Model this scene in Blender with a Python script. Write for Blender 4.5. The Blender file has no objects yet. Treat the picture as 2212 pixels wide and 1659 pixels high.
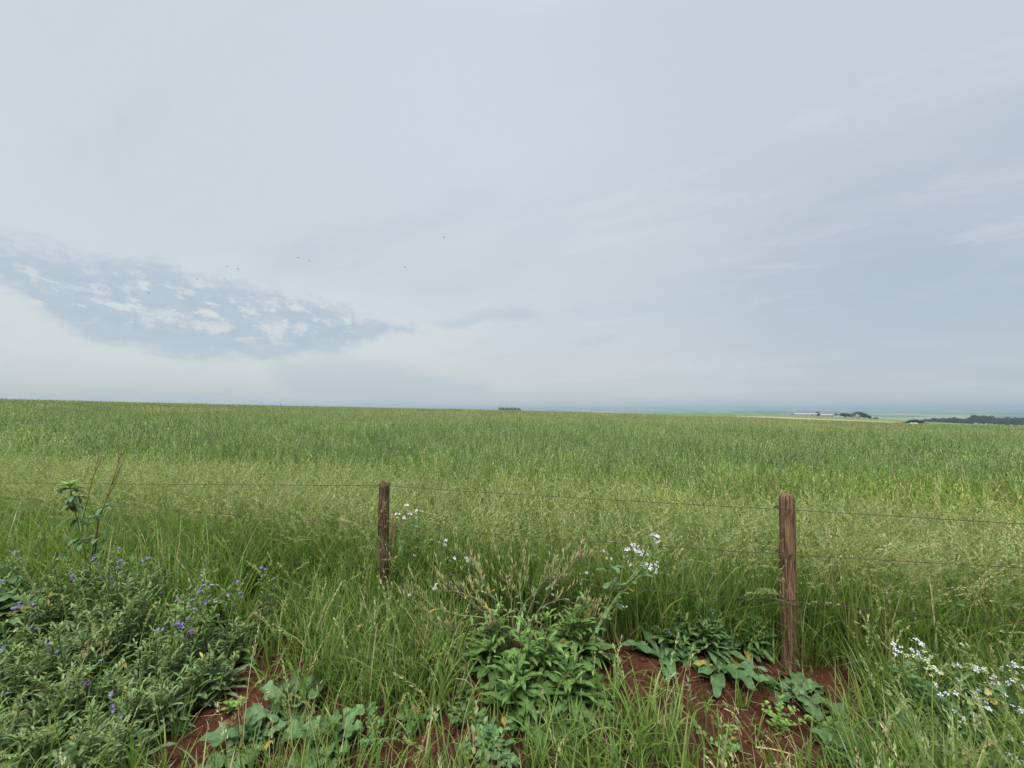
import bpy, math, random
import numpy as np
from mathutils import Vector, Matrix, Euler
PI = math.pi
R = math.radians
S = bpy.context.scene
COL = S.collection
rng = np.random.default_rng(7)
random.seed(7)

# ------------------------------------------------------------------ camera
EYE = 1.6
PITCH = R(3.76)
FPX = 830.0                       # focal length in pixels of a 2212 x 1659 picture
cam = bpy.data.cameras.new('camera')
cam.sensor_width = 36.0
cam.lens = FPX / 2212 * 36.0
cam.clip_start = 0.02
cam.clip_end = 40000
camo = bpy.data.objects.new('camera', cam)
COL.objects.link(camo)
camo.location = (0, 0, EYE)
camo.rotation_euler = (PI / 2 + PITCH, 0, 0)
S.camera = camo

# ------------------------------------------------------------------ render look
S.view_settings.view_transform = 'Standard'
S.view_settings.look = 'None'
EXPO = 1.40                      # exposed for the shaded field
S.view_settings.exposure = EXPO
S.view_settings.gamma = 1.0
S.render.engine = 'CYCLES'
cy = S.cycles
cy.use_denoising = True
try:
    cy.denoiser = 'OPENIMAGEDENOISE'
    cy.denoising_input_passes = 'RGB_ALBEDO_NORMAL'
    cy.denoising_prefilter = 'NONE'
except Exception:
    pass
cy.use_adaptive_sampling = True
cy.adaptive_threshold = 0.008
cy.max_bounces = 5
cy.diffuse_bounces = 3
cy.glossy_bounces = 2
cy.transmission_bounces = 3
cy.volume_bounces = 0
cy.transparent_max_bounces = 8
cy.caustics_reflective = False
cy.caustics_refractive = False

# ------------------------------------------------------------------ node helpers
class NT:
    def __init__(s, tree): s.t = tree
    def n(s, typ, **kw):
        nd = s.t.nodes.new(typ)
        for k, v in kw.items(): setattr(nd, k, v)
        return nd
    def l(s, a, b): s.t.links.new(a, b)
    def put(s, sock, v):
        if isinstance(v, bpy.types.NodeSocket): s.t.links.new(v, sock)
        else: sock.default_value = v
    def m(s, op, a, b=0.0, c=0.0, clamp=False):
        nd = s.t.nodes.new('ShaderNodeMath'); nd.operation = op; nd.use_clamp = clamp
        s.put(nd.inputs[0], a); s.put(nd.inputs[1], b); s.put(nd.inputs[2], c)
        return nd.outputs[0]
    def ss(s, x, lo, hi, a=0.0, b=1.0):          # smoothstep map
        nd = s.t.nodes.new('ShaderNodeMapRange'); nd.interpolation_type = 'SMOOTHSTEP'
        s.put(nd.inputs[0], x)
        if lo > hi: lo, hi, a, b = hi, lo, b, a
        nd.inputs[1].default_value = lo; nd.inputs[2].default_value = hi
        nd.inputs[3].default_value = a; nd.inputs[4].default_value = b
        return nd.outputs[0]
    def mix(s, f, a, b, typ='MIX'):
        nd = s.t.nodes.new('ShaderNodeMix'); nd.data_type = 'RGBA'; nd.blend_type = typ
        s.put(nd.inputs[0], f)
        for sock, v in ((nd.inputs[6], a), (nd.inputs[7], b)):
            if isinstance(v, (tuple, list)): sock.default_value = (v[0], v[1], v[2], 1)
            else: s.put(sock, v)
        return nd.outputs[2]
    def noise(s, vec, scale, detail=4, rough=.55, dist=0.0):
        nd = s.t.nodes.new('ShaderNodeTexNoise')
        if vec is not None: s.l(vec, nd.inputs['Vector'])
        nd.inputs['Scale'].default_value = scale; nd.inputs['Detail'].default_value = detail
        nd.inputs['Roughness'].default_value = rough; nd.inputs['Distortion'].default_value = dist
        return nd.outputs[0]
    def xyz(s, x, y, z=0.0):
        nd = s.t.nodes.new('ShaderNodeCombineXYZ')
        s.put(nd.inputs[0], x); s.put(nd.inputs[1], y); s.put(nd.inputs[2], z)
        return nd.outputs[0]

def ray(px, py):
    """direction (per metre of depth Y) of a point of the 2212 x 1659 picture: u = X/Y, e = Z/Y"""
    a = (px - 1106) / FPX
    b = -(py - 829.5) / FPX
    yy = math.cos(PITCH) - b * math.sin(PITCH)
    zz = math.sin(PITCH) + b * math.cos(PITCH)
    return a / yy, zz / yy
def azel(px, py):
    u, e = ray(px, py)
    return math.atan(u), math.atan(e / math.hypot(1, u))

# ------------------------------------------------------------------ sky: thin overcast with a ragged grey bank on the left
SUN_EL, SUN_AZ = R(58), R(200)     # behind the clouds, high and behind the camera
w = bpy.data.worlds.new('World')
S.world = w
w.use_nodes = True
w.node_tree.nodes.clear()
k = NT(w.node_tree)
tc = k.n('ShaderNodeTexCoord')
sep = k.n('ShaderNodeSeparateXYZ'); k.l(tc.outputs['Generated'], sep.inputs[0])
dx, dy, dz = sep.outputs
az = k.m('ARCTAN2', dx, dy)
el = k.m('ARCSINE', dz)
elc = k.m('MAXIMUM', el, 0.0)
sky = k.n('ShaderNodeTexSky')
sky.sky_type = 'NISHITA'; sky.sun_disc = False
sky.sun_elevation = SUN_EL; sky.sun_rotation = SUN_AZ
sky.air_density = 1.0; sky.dust_density = 3.0
den = k.m('ADD', k.m('MAXIMUM', dz, 0.0), 0.12)
cp = k.xyz(k.m('DIVIDE', dx, den), k.m('DIVIDE', dy, den), 0.0)   # flat cloud deck seen in perspective
n1 = k.noise(cp, 0.55, 8, .6, .4)
cxs, cys = k.m('DIVIDE', dx, den), k.m('DIVIDE', dy, den)
al = k.m('ADD', k.m('MULTIPLY', cxs, -.89), k.m('MULTIPLY', cys, .45)); ac = k.m('ADD', k.m('MULTIPLY', cxs, .45), k.m('MULTIPLY', cys, .89))
n2 = k.noise(k.xyz(k.m('MULTIPLY', al, .38), ac, 3.0), 1.25, 9, .62, .5)
n3 = k.noise(k.xyz(k.m('MULTIPLY', al, .5), ac, 7.0), 3.4, 8, .64, .4)
hor = (0.590, 0.640, 0.665)
mid = (0.575, 0.645, 0.710)
top = (0.585, 0.655, 0.755)
c = k.mix(k.ss(el, R(1), R(13)), hor, mid)
c = k.mix(k.ss(el, R(16), R(40)), c, top)
# pale luminous veil: left-centre and low over the horizon
veil = k.m('MULTIPLY', k.ss(az, R(38), R(-30)), k.ss(el, R(4), R(16)))
c = k.mix(k.m('MULTIPLY', veil, .60), c, (0.640, 0.715, 0.775))
ctr = k.m('MULTIPLY', k.ss(k.m('ABSOLUTE', k.m('SUBTRACT', az, R(-6))), R(40), R(4)), k.ss(el, R(14), R(36)))
c = k.mix(k.m('MULTIPLY', ctr, .55), c, (0.655, 0.715, 0.805))
warm = k.m('MULTIPLY', k.ss(k.m('ABSOLUTE', k.m('SUBTRACT', el, R(6.5))), R(6), R(0)), k.ss(az, R(48), R(20)))
c = k.mix(k.m('MULTIPLY', warm, .55), c, (0.645, 0.662, 0.690))
# greyer blue to the right and low left
rt = k.m('MULTIPLY', k.ss(az, R(12), R(50)), k.ss(k.m('ABSOLUTE', k.m('SUBTRACT', el, R(14))), R(20), R(2)))
c = k.mix(k.m('MULTIPLY', rt, .92), c, (0.44, 0.52, 0.615))
glow = k.m('MULTIPLY', k.ss(k.m('ABSOLUTE', k.m('SUBTRACT', el, R(8))), R(9), R(1)), k.ss(az, R(8), R(-14)))
c = k.mix(k.m('MULTIPLY', glow, .65), c, (0.675, 0.705, 0.705))
# broad soft streaks of the deck
c = k.mix(k.m('MULTIPLY', k.ss(n1, .46, .70), .30), c, (0.70, 0.75, 0.82))
c = k.mix(k.m('MULTIPLY', k.ss(n2, .50, .72), .34), c, (0.485, 0.565, 0.65))
c = k.mix(k.m('MULTIPLY', k.m('MULTIPLY', k.ss(n3, .50, .70), k.ss(el, R(9), R(16))), k.ss(az, R(-25), R(15), .12, .34)), c, (0.71, 0.75, 0.80))
c = k.mix(k.m('MULTIPLY', k.ss(n2, .46, .28), .22), c, (0.70, 0.745, 0.80))
# the ragged bank: a long lens tilting down to the right, in azimuth / elevation
def lens(pts_top, pts_bot, soft_t, soft_b, nz_amp, fine):
    """mask between two broken lines (lists of picture points), with noisy edges"""
    def curve(pts):
        nd = k.n('ShaderNodeFloatCurve'); cm = nd.mapping; cv = cm.curves[0]
        a0, a1 = R(-60), R(60)
        pp = [((azel(x, y)[0] - a0) / (a1 - a0), azel(x, y)[1]) for x, y in pts]
        while len(cv.points) < len(pp): cv.points.new(.5, .5)
        for q, (x, y) in zip(cv.points, pp): q.location = (x, y); q.handle_type = 'AUTO'
        cm.use_clip = False; cm.update()
        k.put(nd.inputs['Value'], k.m('DIVIDE', k.m('SUBTRACT', az, a0), a1 - a0))
        return nd.outputs[0]
    d_t = k.m('ADD', k.m('SUBTRACT', curve(pts_top), el), k.m('MULTIPLY', k.m('SUBTRACT', fine, .5), nz_amp))
    d_b = k.m('ADD', k.m('SUBTRACT', el, curve(pts_bot)), k.m('MULTIPLY', k.m('SUBTRACT', fine, .5), nz_amp * .6))
    a_l, a_r = azel(*pts_top[0])[0], azel(*pts_top[-1])[0]
    win = k.m('MULTIPLY', k.ss(az, a_l - R(.5), a_l + R(3)), k.ss(az, a_r + R(.5), a_r - R(3)))
    return k.m('MULTIPLY', win, k.m('MULTIPLY', k.ss(d_t, -soft_t, soft_t), k.ss(d_b, -soft_b, soft_b)))
ae = k.xyz(k.m('MULTIPLY', az, 1.0), k.m('MULTIPLY', el, 2.2), 0.0)
fine = k.noise(ae, 15.0, 9, .68, .25)
med = k.noise(k.xyz(k.m('MULTIPLY', az, .8), k.m('MULTIPLY', el, 1.5), 5.0), 17.0, 9, .66, .35)
fine2 = k.noise(k.xyz(k.m('MULTIPLY', k.m('ADD', az, k.m('MULTIPLY', el, .5)), .9), k.m('MULTIPLY', el, 1.7), 1.7), 24.0, 9, .66, .3)
bank = lens([(-300, 440), (0, 520), (150, 560), (330, 575), (480, 610), (640, 640), (760, 680), (870, 706), (930, 712)],
            [(-300, 560), (0, 612), (120, 690), (250, 742), (420, 765), (600, 772), (740, 752), (870, 712), (930, 712)], R(1.4), R(1.1), R(10), fine)
holes = k.m('MAXIMUM', k.ss(fine2, .52, .63), k.m('MULTIPLY', k.ss(med, .52, .64), .8))
inner = lens([(-100, 500), (100, 590), (330, 590), (520, 605), (640, 600), (720, 655), (800, 690)],
             [(-100, 640), (100, 670), (330, 712), (520, 735), (640, 738), (720, 735), (800, 700)], R(1.4), R(1.0), R(6), med)
holes = k.m('MULTIPLY', holes, inner)
edge_light = lens([(-100, 590), (100, 610), (300, 560), (560, 585), (700, 610), (850, 665), (960, 695), (1080, 690)],
                  [(-100, 690), (200, 800), (560, 820), (760, 800), (880, 760), (960, 745), (1080, 700)], R(2.5), R(2), R(2), fine)
c = k.mix(k.m('MULTIPLY', edge_light, .42), c, (0.71, 0.745, 0.765))
bank_col = k.mix(k.ss(fine, .35, .65), (0.425, 0.525, 0.635), (0.480, 0.575, 0.67))
c = k.mix(k.m('MULTIPLY', k.m('MULTIPLY', bank, k.m('SUBTRACT', 1.0, k.m('MULTIPLY', holes, .85))), .92), c, bank_col)
c = k.mix(k.m('MULTIPLY', k.m('MULTIPLY', holes, bank), .40), c, (0.75, 0.78, 0.795))
low = lens([(560, 775), (640, 780), (760, 775), (900, 800), (1080, 835)], [(560, 800), (640, 850), (760, 862), (900, 862), (1080, 850)], R(1.2), R(1.2), R(1.5), fine)
c = k.mix(k.m('MULTIPLY', low, .55), c, (0.48, 0.565, 0.635))
for pts_t, pts_b, a in [
    ([(920, 698), (1000, 688), (1060, 668), (1110, 664), (1190, 690)], [(920, 702), (1000, 708), (1060, 692), (1110, 690), (1190, 694)], .46),
    ([(1220, 744), (1280, 733), (1350, 716)], [(1220, 747), (1280, 748), (1350, 722)], .38),
    ([(1680, 700), (1730, 690), (1800, 688)], [(1680, 704), (1730, 706), (1800, 694)], .45),
    ([(1840, 712), (1940, 690), (2040, 668), (2090, 672)], [(1840, 718), (1940, 712), (2040, 690), (2090, 676)], .5),
    ([(1500, 810), (1800, 780), (2000, 748), (2300, 715)], [(1500, 812), (1800, 800), (2000, 806), (2300, 830)], .35)]:
    c = k.mix(k.m('MULTIPLY', lens(pts_t, pts_b, R(.7), R(.5), R(2.6), fine), a), c, (0.45, 0.535, 0.62))
# an overcast sky is brighter overhead; unseen zenith boosted further to light the grass
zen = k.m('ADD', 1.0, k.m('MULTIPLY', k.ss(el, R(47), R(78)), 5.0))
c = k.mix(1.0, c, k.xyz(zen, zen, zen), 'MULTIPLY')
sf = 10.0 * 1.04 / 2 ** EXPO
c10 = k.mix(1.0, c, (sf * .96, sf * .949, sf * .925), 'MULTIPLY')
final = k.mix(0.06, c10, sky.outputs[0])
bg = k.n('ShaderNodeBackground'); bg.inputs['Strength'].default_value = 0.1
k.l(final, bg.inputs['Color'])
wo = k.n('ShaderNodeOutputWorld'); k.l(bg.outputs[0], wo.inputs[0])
w.cycles.sampling_method = 'MANUAL'
w.cycles.sample_map_resolution = 1024

# ------------------------------------------------------------------ sun behind thin cloud
sl = bpy.data.lights.new('sun', 'SUN')
sl.energy = 1.5
sl.angle = R(24)
sl.color = (1.0, 0.96, 0.89)
so = bpy.data.objects.new('sun', sl)
COL.objects.link(so)
sd = Vector((math.sin(SUN_AZ) * math.cos(SUN_EL), math.cos(SUN_AZ) * math.cos(SUN_EL), math.sin(SUN_EL)))
so.rotation_euler = sd.to_track_quat('Z', 'Y').to_euler()
so.location = (0, -20, 40)

# ------------------------------------------------------------------ object helpers
def tag(o, label=None, cat=None, group=None, kind=None):
    for key, v in (('label', label), ('category', cat), ('group', group), ('kind', kind)):
        if v: o[key] = v
    return o
def thing(name, label, cat, loc=(0, 0, 0), rz=0.0, group=None):
    o = bpy.data.objects.new(name, None)
    o.empty_display_size = .05
    COL.objects.link(o)
    o.location = loc; o.rotation_euler = (0, 0, rz)
    return tag(o, label, cat, group)
def mesh_np(name, V, F, C=None, smooth=True):
    me = bpy.data.meshes.new(name)
    V = np.asarray(V, np.float32); F = np.asarray(F, np.int32)
    me.vertices.add(len(V)); me.vertices.foreach_set('co', V.ravel())
    me.loops.add(F.size); me.loops.foreach_set('vertex_index', F.ravel())
    me.polygons.add(len(F))
    me.polygons.foreach_set('loop_start', np.arange(len(F), dtype=np.int32) * F.shape[1])
    try: me.polygons.foreach_set('loop_total', np.full(len(F), F.shape[1], np.int32))
    except Exception: pass
    me.polygons.foreach_set('use_smooth', np.full(len(F), smooth, bool))
    if C is not None:
        at_ = me.attributes.new('col', 'FLOAT_COLOR', 'POINT')
        C = np.asarray(C, np.float32)
        if C.shape[1] == 3: C = np.hstack([C, np.ones((len(C), 1), np.float32)])
        at_.data.foreach_set('color', C.ravel())
    me.update(calc_edges=True)
    me.validate()
    return me
class MB:
    """collects quads (all shapes here are quads) with a colour per point"""
    def __init__(s): s.V = []; s.F = []; s.C = []; s.n = 0
    def add(s, V, F, C):
        V = np.asarray(V, float).reshape(-1, 3); F = np.asarray(F, int).reshape(-1, 4)
        C = np.asarray(C, float)
        if C.ndim == 1: C = np.tile(C[:3], (len(V), 1))
        s.V.append(V); s.F.append(F + s.n); s.C.append(C.reshape(-1, C.shape[-1])[:, :3]); s.n += len(V)
    def mesh(s, name, mat, smooth=True):
        me = mesh_np(name, np.vstack(s.V), np.vstack(s.F), np.vstack(s.C), smooth)
        me.materials.append(mat)
        return me
    def build(s, name, mat, parent=None, loc=None, smooth=True):
        o = bpy.data.objects.new(name, s.mesh(name, mat, smooth))
        COL.objects.link(o)
        if parent is not None: o.parent = parent
        if loc is not None: o.location = loc
        return o
def add_obj(name, me, parent=None, loc=(0, 0, 0), rot=(0, 0, 0), sc=1.0):
    o = bpy.data.objects.new(name, me); COL.objects.link(o)
    if parent is not None: o.parent = parent
    o.location = loc; o.rotation_euler = rot; o.scale = (sc, sc, sc) if not hasattr(sc, '__len__') else sc
    return o
def grid_faces(a, b, wrap=False):
    """quads of an a x b grid of points (wrap closes the second direction)"""
    i = np.arange(a - 1)[:, None]; j = np.arange(b if wrap else b - 1)[None, :]
    j2 = (j + 1) % b
    return np.stack([i * b + j, i * b + j2, (i + 1) * b + j2, (i + 1) * b + j], -1).reshape(-1, 4)
def tube(mb, P, rad, col, n=5, cap=True):
    P = np.asarray(P, float); m = len(P)
    rad = np.broadcast_to(np.asarray(rad, float), (m,)).copy()
    T = np.gradient(P, axis=0); T /= np.linalg.norm(T, axis=1)[:, None] + 1e-9
    ref = np.array([0, 0, 1.0]) if abs(T[:, 2]).mean() < .8 else np.array([1.0, 0, 0])
    A = np.cross(T, ref); A /= np.linalg.norm(A, axis=1)[:, None] + 1e-9
    B = np.cross(T, A)
    if cap:
        P = np.vstack([P[:1], P, P[-1:]]); A = np.vstack([A[:1], A, A[-1:]]); B = np.vstack([B[:1], B, B[-1:]])
        rad = np.concatenate([[1e-4], rad, [1e-4]]); m += 2
    th = np.linspace(0, 2 * PI, n, endpoint=False)
    V = P[:, None] + rad[:, None, None] * (np.cos(th)[None, :, None] * A[:, None] + np.sin(th)[None, :, None] * B[:, None])
    mb.add(V, grid_faces(m, n, True), col)
def box(mb, c, s, col, rz=0.0):
    c = np.array(c); s = np.array(s) / 2
    v = np.array([[x, y, z] for z in (-1, 1) for y in (-1, 1) for x in (-1, 1)]) * s
    ca, sa = math.cos(rz), math.sin(rz)
    v = np.stack([v[:, 0] * ca - v[:, 1] * sa, v[:, 0] * sa + v[:, 1] * ca, v[:, 2]], 1) + c
    mb.add(v, [[0, 2, 3, 1], [4, 5, 7, 6], [0, 1, 5, 4], [2, 6, 7, 3], [0, 4, 6, 2], [1, 3, 7, 5]], col)

# value noise for terrain and wood
_perm = np.random.default_rng(3).random((256, 256))
def vnoise(x, y):
    x = np.asarray(x, float); y = np.asarray(y, float)
    xi = np.floor(x).astype(int); yi = np.floor(y).astype(int)
    fx = x - xi; fy = y - yi
    fx = fx * fx * (3 - 2 * fx); fy = fy * fy * (3 - 2 * fy)
    g = lambda a, b: _perm[a & 255, b & 255]
    return (g(xi, yi) * (1 - fx) + g(xi + 1, yi) * fx) * (1 - fy) + (g(xi, yi + 1) * (1 - fx) + g(xi + 1, yi + 1) * fx) * fy
def fbm(x, y, o=4):
    s = 0; a = .5; f = 1.0
    for i in range(o):
        s = s + a * (vnoise(x * f + 17.3 * i, y * f + 5.1 * i) - .5); a *= .5; f *= 2.03
    return s
def sstep(x, a, b):
    t = np.clip((np.asarray(x, float) - a) / (b - a), 0, 1)
    return t * t * (3 - 2 * t)

# ------------------------------------------------------------------ terrain shape
CROP_H = 0.80
CREST = 220.0
def tab(pts):
    a = np.array([ray(x, y) for x, y in pts]); return a[:, 0], a[:, 1]
E1 = tab([(-300, 860.5), (0, 864), (300, 871), (494, 875.5), (833, 882.6), (1143, 888.8), (1340, 894.7), (1500, 900.5), (1650, 904.5), (1780, 909.4), (1927, 915), (2212, 922), (2500, 929)])
E2 = tab([(-300, 868), (0, 871), (494, 881), (833, 888), (1143, 893), (1340, 895), (1430, 893), (1515, 891.8), (1646, 893.2), (1729, 897), (1811, 901.3), (1877, 904), (1927, 906.5), (2000, 911), (2212, 920.5), (2500, 930)])
KC = CROP_H / CREST ** 2
def ground(X, Y):
    X = np.asarray(X, float); Y = np.asarray(Y, float)
    a = np.arctan2(X, Y); ac = np.clip(a, -R(58), R(58))
    r = np.hypot(X, Y)
    back = 1 - sstep(np.abs(a), R(62), R(150))
    u = np.tan(ac); D = r * np.cos(ac)
    e1 = np.interp(u, *E1); e2 = np.interp(u, *E2)
    h = e1 + 2 * CROP_H / CREST
    zn = (h * D - KC * D * D) * back
    near = fbm(X * 1.7, Y * 1.7, 4) * .10 * sstep(r, .2, 1.2) * (1 - sstep(r, 6, 14)) + fbm(X * 11, Y * 11, 3) * .022 * (1 - sstep(r, 4, 7))
    near = near + .05 * sstep(Y, 1.9, 2.5) * (1 - sstep(r, 6, 20))
    zn = zn + near + (fbm(X * .05, Y * .05, 3) * .5) * sstep(r, 25, 90) * (1 - sstep(r, 150, 215))
    # beyond the crest: elevation (seen from the eye) by distance
    kn = [CREST + 10, 310, 400, 620, 720, 950, 1500, 2600, 4200, 7500, 12500, 40000]
    lo = np.full_like(e1, -.021)
    es = [None, e1 - .0065, np.minimum(e1 - .001, e2 + .001), e2, e2 - .0025, np.minimum(e2 - .008, -.012), lo, lo, np.full_like(e1, -.0125), np.full_like(e1, -.0052), np.full_like(e1, -.0008), np.full_like(e1, -.0003)]
    d0 = kn[0]
    es[0] = h - KC * d0 - EYE / d0
    L = np.log(np.clip(D, d0, 39999)); lk = np.log(np.array(kn))
    e = np.zeros_like(L)
    for i in range(len(kn) - 1):
        t = np.clip((L - lk[i]) / (lk[i + 1] - lk[i]), 0, 1)
        t2 = t * t * (3 - 2 * t)
        e = np.where((L >= lk[i]), es[i] * (1 - t2) + es[i + 1] * t2, e)
    e = e * np.where(np.abs(a) > R(62), back, 1)
    roll = fbm(np.log(np.maximum(r, 1)) * 7.0, a * 3.2 + 9, 4) * .016 * sstep(D, 1300, 3500)
    zf = EYE + D * (e + roll)
    return np.where(D > d0, zf, zn)
def gz(x, y): return float(ground(np.array([x]), np.array([y]))[0])
def at(px, py, Y):
    u, e = ray(px, py); return (u * Y, Y, EYE + e * Y)
def gp(px, py):
    """where the ground is seen at a picture point (near ground)"""
    u, e = ray(px, py); Y = -EYE / e
    for _ in range(6): Y = (gz(u * Y, Y) - EYE) / e
    return (u * Y, Y, gz(u * Y, Y))
def proj(P):
    P = np.asarray(P, float); y = P[..., 1]; z = P[..., 2] - EYE; x = P[..., 0]
    f = y * math.cos(PITCH) + z * math.sin(PITCH); v = -y * math.sin(PITCH) + z * math.cos(PITCH)
    f = np.where(f < .05, .05, f)
    return 1106 + FPX * x / f, 829.5 - FPX * v / f

# ------------------------------------------------------------------ materials
def new_mat(name):
    m = bpy.data.materials.new(name); m.use_nodes = True; m.node_tree.nodes.clear(); return m, NT(m.node_tree)
def leaf_mat(name, trans=.30, rough=.55, spec=.25, zone=False, var=.25, scale=30, bump=0.0):
    m, q = new_mat(name)
    at_ = q.n('ShaderNodeAttribute'); at_.attribute_name = 'col'
    geo = q.n('ShaderNodeNewGeometry')
    base = at_.outputs['Color']
    nz = q.noise(geo.outputs['Position'], scale, 3)
    base = q.mix(1.0, base, q.mix(q.ss(nz, .3, .7), (1 - var,) * 3, (1 + var,) * 3), 'MULTIPLY')
    if zone:
        # the crop itself: yellow-green weedy margin, blue-green oats behind, riper and paler further in, and broad patches
        sp = q.n('ShaderNodeSeparateXYZ'); q.l(geo.outputs['Position'], sp.inputs[0])
        big = q.noise(q.xyz(sp.outputs[0], q.m('MULTIPLY', sp.outputs[1], 1.0)), .22, 4)
        huge = q.noise(q.xyz(q.m('MULTIPLY', sp.outputs[0], .4), sp.outputs[1], 4.0), .06, 4)
        Yn = q.m('ADD', sp.outputs[1], q.m('MULTIPLY', q.m('SUBTRACT', big, .5), 5.0))
        f1 = q.ss(Yn, 4.6, 7.4); f2 = q.ss(Yn, 11.0, 22.0)
        tone = q.mix(f1, (1.10, 1.08, .90), (.98, 1.06, 1.26))
        tone = q.mix(f2, tone, (1.24, 1.14, 1.48))
        tone = q.mix(1.0, tone, q.mix(q.ss(big, .36, .64), (.86, .90, .93), (1.10, 1.08, 1.02)), 'MULTIPLY')
        tone = q.mix(q.m('MULTIPLY', q.ss(huge, .42, .62), .55), tone, (.88, .97, .96))
        cl = q.noise(q.xyz(sp.outputs[0], sp.outputs[1], 9.0), 1.1, 3, .6)
        tone = q.mix(1.0, tone, q.mix(q.ss(cl, .33, .67), (.78, .80, .84), (1.16, 1.14, 1.05)), 'MULTIPLY')
        base = q.mix(1.0, base, tone, 'MULTIPLY')
    d = q.n('ShaderNodeBsdfPrincipled')
    q.l(base, d.inputs['Base Color']); d.inputs['Roughness'].default_value = rough
    d.inputs['Specular IOR Level'].default_value = spec
    if bump:
        b = q.n('ShaderNodeBump'); b.inputs['Strength'].default_value = bump; b.inputs['Distance'].default_value = .004
        q.l(q.noise(geo.outputs['Position'], 160, 2), b.inputs['Height']); q.l(b.outputs[0], d.inputs['Normal'])
    t = q.n('ShaderNodeBsdfTranslucent')
    q.l(q.mix(1.0, base, (1.05, 1.15, .7), 'MULTIPLY'), t.inputs['Color'])
    mx = q.n('ShaderNodeMixShader'); mx.inputs[0].default_value = trans
    q.l(d.outputs[0], mx.inputs[1]); q.l(t.outputs[0], mx.inputs[2])
    o = q.n('ShaderNodeOutputMaterial'); q.l(mx.outputs[0], o.inputs[0])
    return m
def solid_mat(name, rough=.8, spec=.2, var=.2, scale=20, bump=.0, bscale=60, metal=0.0):
    m, q = new_mat(name)
    at_ = q.n('ShaderNodeAttribute'); at_.attribute_name = 'col'
    tcn = q.n('ShaderNodeTexCoord')
    nz = q.noise(tcn.outputs['Object'], scale, 5)
    base = q.mix(1.0, at_.outputs['Color'], q.mix(q.ss(nz, .3, .7), (1 - var,) * 3, (1 + var,) * 3), 'MULTIPLY')
    d = q.n('ShaderNodeBsdfPrincipled'); q.l(base, d.inputs['Base Color'])
    d.inputs['Roughness'].default_value = rough; d.inputs['Specular IOR Level'].default_value = spec
    d.inputs['Metallic'].default_value = metal
    if bump:
        b = q.n('ShaderNodeBump'); b.inputs['Strength'].default_value = bump; b.inputs['Distance'].default_value = .01
        q.l(q.noise(tcn.outputs['Object'], bscale, 4), b.inputs['Height']); q.l(b.outputs[0], d.inputs['Normal'])
    o = q.n('ShaderNodeOutputMaterial'); q.l(d.outputs[0], o.inputs[0])
    return m
M_GRASS = leaf_mat('grass blade', .48, .5, .3, var=.18, scale=14)
M_CROP = leaf_mat('oat crop', .38, .55, .25, zone=True, var=.15, scale=9)
M_LEAF = leaf_mat('weed leaf', .22, .5, .3, var=.22, scale=45, bump=.5)
M_STEM = leaf_mat('green stem', .10, .6, .2, var=.2, scale=60)
M_PETAL = leaf_mat('petal', .25, .6, .1, var=.06, scale=80)
M_DRY = solid_mat('dry stalk', .9, .1, .25, 40)
M_TREE = leaf_mat('tree foliage', .2, .6, .15, var=.3, scale=1.2)
M_BARK = solid_mat('bark', .9, .1, .3, 6)
M_PAINT = solid_mat('wall and roof', .7, .25, .08, .6)
M_BIRD = solid_mat('feathers', .7, .2, .2, 20)
M_WIRE = solid_mat('rusty wire', .6, .4, .35, 35, metal=.4)

def wood_mat():
    m, q = new_mat('weathered wood')
    at_ = q.n('ShaderNodeAttribute'); at_.attribute_name = 'col'
    tcn = q.n('ShaderNodeTexCoord')
    mp = q.n('ShaderNodeMapping'); mp.inputs['Scale'].default_value = (1, 1, .07); q.l(tcn.outputs['Object'], mp.inputs[0])
    g1 = q.noise(mp.outputs[0], 95, 6, .65, .6); g2 = q.noise(mp.outputs[0], 28, 4, .6, .8)
    sp = q.noise(tcn.outputs['Object'], 30, 5, .6)
    c_ = q.mix(q.ss(g1, .35, .65), (.34, .30, .28), (1.75, 1.75, 1.65))
    c_ = q.mix(1.0, at_.outputs['Color'], c_, 'MULTIPLY')
    c_ = q.mix(q.m('MULTIPLY', q.ss(g2, .56, .72), .45), c_, (.19, .165, .13))
    c_ = q.mix(q.m('MULTIPLY', q.ss(sp, .66, .74), .8), c_, (.26, .27, .19))
    d = q.n('ShaderNodeBsdfPrincipled'); q.l(c_, d.inputs['Base Color']); d.inputs['Roughness'].default_value = .9
    d.inputs['Specular IOR Level'].default_value = .15
    b = q.n('ShaderNodeBump'); b.inputs['Strength'].default_value = .9; b.inputs['Distance'].default_value = .006
    q.l(g1, b.inputs['Height']); q.l(b.outputs[0], d.inputs['Normal'])
    o = q.n('ShaderNodeOutputMaterial'); q.l(d.outputs[0], o.inputs[0])
    return m
M_WOOD = wood_mat()

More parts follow.
